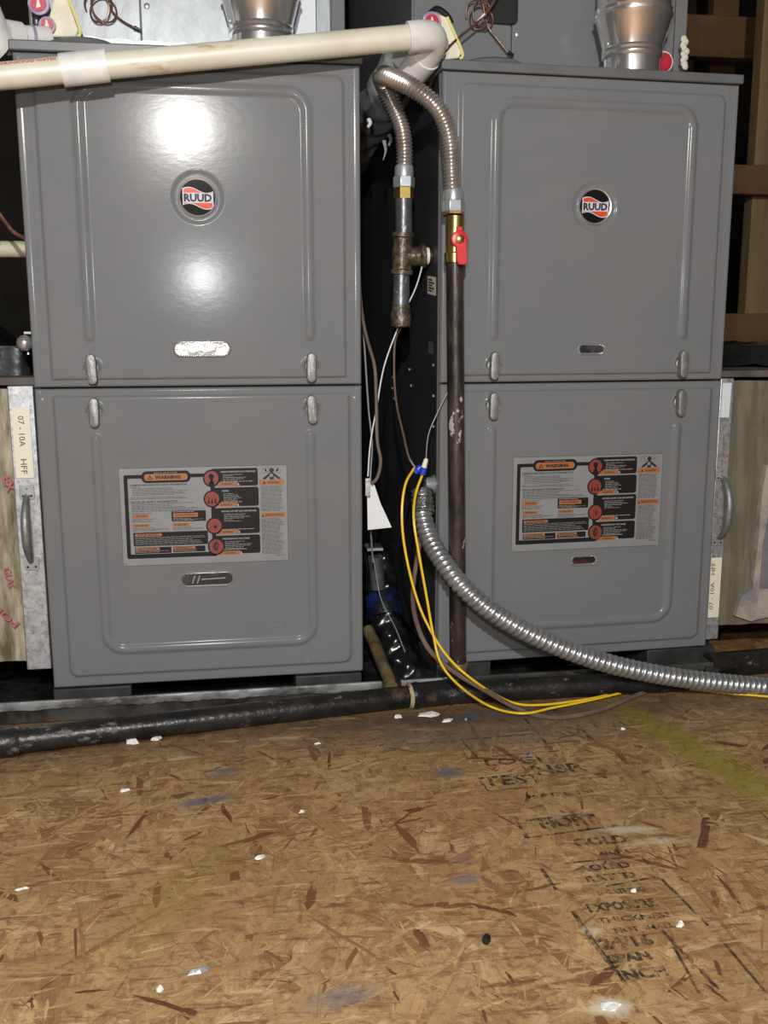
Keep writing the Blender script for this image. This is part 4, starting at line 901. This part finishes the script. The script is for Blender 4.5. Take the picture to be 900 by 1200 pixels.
# ------------------------------------------------------------------ far left bits
m = MB(); A = at(-25,292,Y=.22); B = at(60,292,Y=.22); m.cyl(A, B+Vector((.05,0,0)), .0125, 24); o = m.build('mottled_pipe', mottled); tag(o, 'pale mottled pipe running behind the left furnace edge', 'pipe')
t = thing('valve_knob', at(29,402,Y=.04), 'small shiny metal ball knob behind the left furnace edge', 'knob')
m = MB(); m.lathe([(-.0115,.001),(-.0095,.0065),(-.005,.0104),(0,.0115),(.005,.0104),(.0095,.0065),(.0115,.001)], (0,0,0), (1,0,0), 24); m.build('ball', chrome, t)
m = MB(); m.box(0,.03,-.002,.002,.0125,.0155); m.build('wire_clip', chrome, t); m = MB(); m.lathe([(0,.002),(.002,.0022),(.004,.001)], (.004,-.001,-.016), (0,0,1), 8); m.build('tip_nut', chrome, t)
m = lumpy_box(-.30, -.022, .10, .36, ZB+.447, ZB+.545, .022, 20, 3)
m.v = [(x, y, z - .09*max(0,(x+.16))/.14 if z > ZB+.49 else z) for x, y, z in m.v]
o = m.build('black_film_bag', blackbag); tag(o, 'crumpled glossy black plastic film lying on the left wrapped duct', 'plastic film')
m = lumpy_box(rx+.03, 1.45, .16, .46, ZB+.447, ZB+.485, .018, 20, 9)
o = m.build('black_film_scrap', blackbag); tag(o, 'crumpled black plastic film lying on the right wrapped duct', 'plastic film')

# ------------------------------------------------------------------ in the gap
t = thing('insulated_sleeve', at(450,150,Y=.27), 'dull grey wrapped refrigerant sleeve slanting behind the gap near the top', 'pipe sleeve')
lo = lambda p: local(t, p); m = MB()
m.sweep(crv([lo(at(478,72,Y=.19)), lo(at(462,98,Y=.22)), lo(at(446,124,Y=.30)), lo(at(428,150,Y=.40)), lo(at(408,184,Y=.52))], .004), lambda s: (lambda a: .037+.0020*math.sin(s*36+2*a)+.0016*math.sin(s*83-3*a+1)+.0008*math.sin(s*300+7*a)), 28); m.build('sleeve', duct_dark, t)
m = MB(); rr = random.Random(11)
for px, py, l in ((450,165,.030),(456,158,.018),(463,143,.010),(432,140,.012)):
    p = lo(at(px, py, Y=.176)); m = MB(); m.sweep(crv([p, p+Vector((.002,-.003,-l*.5)), p+Vector((-.002,-.002,-l))], .002), lambda s: max(.0008,.0035-s*.1), 6); m.build('mastic_drip', duct_dark if l > .012 else plaster, t)
t = thing('copper_lines', at(495,80,Y=.10), 'bundle of thin copper lines below the white elbow by the right furnace corner', 'copper line')
lo = lambda p: local(t, p); m = MB()
for k in range(3): m.sweep(crv([lo(at(519+k*1.5,62,Y=.072)), lo(at(505,84+k*4,Y=.085)), lo(at(488-k*2,97+k*2,Y=.11)), lo(at(470,110+k*4,Y=.17))], .004), .0020, 8)
m.build('line', copper, t)
t = thing('suction_socket', at(475,72,Y=.06), 'large white pipe socket with brown cement ring below the elbow', 'pipe fitting')
m = MB(); m.lathe([(0,.019),(.020,.021),(.026,.021)], (-.004,-.022,.002), (.35,.75,-.35), 32); m.build('socket', pvc_w, t)
m = MB(); m.lathe([(.024,.0225),(.030,.0230),(.034,.0205)], (-.004,-.022,.002), (.35,.75,-.35), 32); m.build('cement_ring', stainpipe, t)
# paper tag
m = MB(); c = [at(430,570,Y=.03), at(438,566,Y=.028), at(446,590,Y=.03), at(459,618,Y=.03), at(431,621,Y=.035)]; n = len(c)
m.add(c+[p+Vector((0,.0006,0)) for p in c], [tuple(range(n)), tuple(range(2*n-1,n-1,-1))]+[(i,(i+1)%n,(i+1)%n+n,i+n) for i in range(n)]); o = m.build('paper_tag', paper, smooth=0); tag(o, 'white paper tag hanging at the left furnace edge in the gap', 'paper tag')
t = thing('cable_bracket', at(431,570,Y=.018), 'small metal cable bracket on the left furnace side by the paper tag', 'bracket')
m = MB(); m.box(-.0035,.0035,-.001,.001,-.014,.012); m.build('plate', galv, t)
for z in (-.010,.008): m = MB(); m.lathe([(0,.002),(.0015,.0015)], (0,-.001,z), (0,-1,0), 8); m.build('screw', chrome, t)
# dark box/boot and blue tape low in the gap, stained tube
t = thing('black_drain_hose', at(447,700,Y=.20), 'dark wrapped drain trap with blue tape low in the gap', 'drain trap'); t.location.z = .002
lo = lambda p: local(t, p)
m = MB(); m.sweep(crv([lo(at(440,640,Y=.22)), lo(at(447,690,Y=.19)), lo(at(452,730,Y=.16)), lo(at(470,775,Y=.12)), lo(at(490,805,Y=.09))], .005), lambda s: (lambda a: .026+.003*math.sin(s*120+4*a)+.002*math.sin(s*260-3*a)), 22); m.build('wrapped_hose', blackbag, t)
m = MB(); m.sweep(crv([lo(at(447,700,Y=.183)), lo(at(450,712,Y=.17)), lo(at(452,724,Y=.16))], .004), .0305, 22); m.build('blue_tape', mat('blue_tape', (.006,.018,.085,1), .35, 0, (.006,.007,.010,1), 40, (.42,.55), .8, 60), t)
m = MB(); m.cyl(lo(at(440,652,Y=.16)), lo(at(443,690,Y=.16)), .012, 18); m.build('metal_sleeve', steelgrey, t)
m = MB(); a = lo(at(437,641,Y=.17)); m.box(a.x-.012, a.x+.014, a.y-.02, a.y+.02, a.z-.002, a.z+.002); m.build('bracket', galv, t)
m = MB(); m.sweep(crv([at(431,738,Y=.13), at(438,752,Y=.10), at(447,775,Y=.05), at(455,794,Y=.010), at(459,806,Y=-.014)], .004), .0098, 18); o = m.build('stained_tube', stainpipe); tag(o, 'brown stained drain tube slanting out of the gap onto the pan lip', 'drain tube')

# ------------------------------------------------------------------ crumbs and chips on the floor
def chip(px, py, w, d, h, label, seed, mt=plaster, name='plaster_chip', cat='plaster chip'):
    r = random.Random(seed); p = at(px, py, Z=0); n = 9; m = MB(); an = r.uniform(0,PI); vs = []
    for lv, sc in ((.0003,1), (h,.7)):
        for k in range(n):
            a = 2*PI*k/n; q = r.uniform(.55,1.1); X = w/2*q*math.cos(a)*sc; Y = d/2*q*math.sin(a)*sc; c_, s_ = math.cos(an*.2), math.sin(an*.2)
            vs.append((p.x+X*c_-Y*s_, p.y+X*s_+Y*c_, lv*(.6+.6*r.random())+(.0002 if lv > .001 else 0)))
    m.add(vs, [tuple(range(n-1,-1,-1)), tuple(range(n,2*n))]+[(i,(i+1)%n,(i+1)%n+n,i+n) for i in range(n)])
    tag(m.build(name, mt, smooth=0), label, cat, 'debris on the board floor')
chip(500,838,.040,.022,.003,'largest white plaster chip on the floor below the brown tube',1)
chip(524,845,.024,.010,.003,'slim white plaster chip just right of the largest chip',2)
chip(466,841,.014,.010,.004,'small pale plaster chip left of the largest chip near the black main',3)
chip(155,871,.024,.012,.006,'lumpy white plaster crumbs against the black main at left, left one',4)
chip(183,867,.018,.010,.004,'white plaster lump against the black main, right of the lumpy one',5)
chip(18,882,.014,.014,.008,'white plaster lump at the far left end of the black main',6)
chip(372,872,.012,.004,.002,'tiny white bar-shaped chip on the floor below the left furnace',7)
chip(146,927,.014,.008,.003,'white curled chip on the floor at left below the black main',8)
chip(305,1006,.015,.008,.003,'white chip in the middle of the floor left of the frame centre',9)
chip(354,952,.010,.005,.002,'small whitish chip on the floor below the left furnace middle',10)
chip(26,1042,.016,.006,.002,'flat pale chip near the left edge of the floor',11)
chip(232,1139,.024,.007,.003,'silvery curled chip near the bottom edge left of centre',12, zinc, 'metal_shaving', 'metal shaving')
chip(187,1161,.008,.007,.003,'small round white crumb near the bottom edge at left',13)
chip(730,855,.008,.006,.003,'small white crumb on the floor below the conduit at right',14)
chip(797,1085,.009,.008,.004,'white crumb beside the printed stamp at lower right',15)
chip(742,1045,.008,.005,.003,'tiny white crumb inside the printed stamp',16)
chip(680,806+2,.010,.006,.004,'pale crumb on the floor under the conduit',17)
chip(546,844,.010,.006,.004,'grey crumb under the yellow wire by the black main',18, steelgrey, 'grey_crumb', 'crumb')
chip(650,832,.012,.007,.005,'black crumb beside the yellow wires on the floor',19, blackp, 'black_crumb', 'crumb')
chip(619,884,.009,.004,.002,'tiny dark blue plastic scrap on the printed stamp',20, bluep, 'plastic_scrap', 'scrap')
chip(715,1180,.024,.018,.0015,'flat white paint-like plaster patch near the bottom edge at right',21)
chip(240,938,.010,.004,.002,'small grey crumb on the grey smear at left of the floor',22, steelgrey, 'grey_crumb', 'crumb')
m = MB(); p = at(570,1101,Z=.004); m.lathe([(-.0035,.0035),(0,.0042),(.0035,.0035)], (p.x,p.y,.0043), (.5,1,0), 12); tag(m.build('black_grommet', blackp), 'tiny black rubber ring on the floor near the bottom centre', 'grommet')
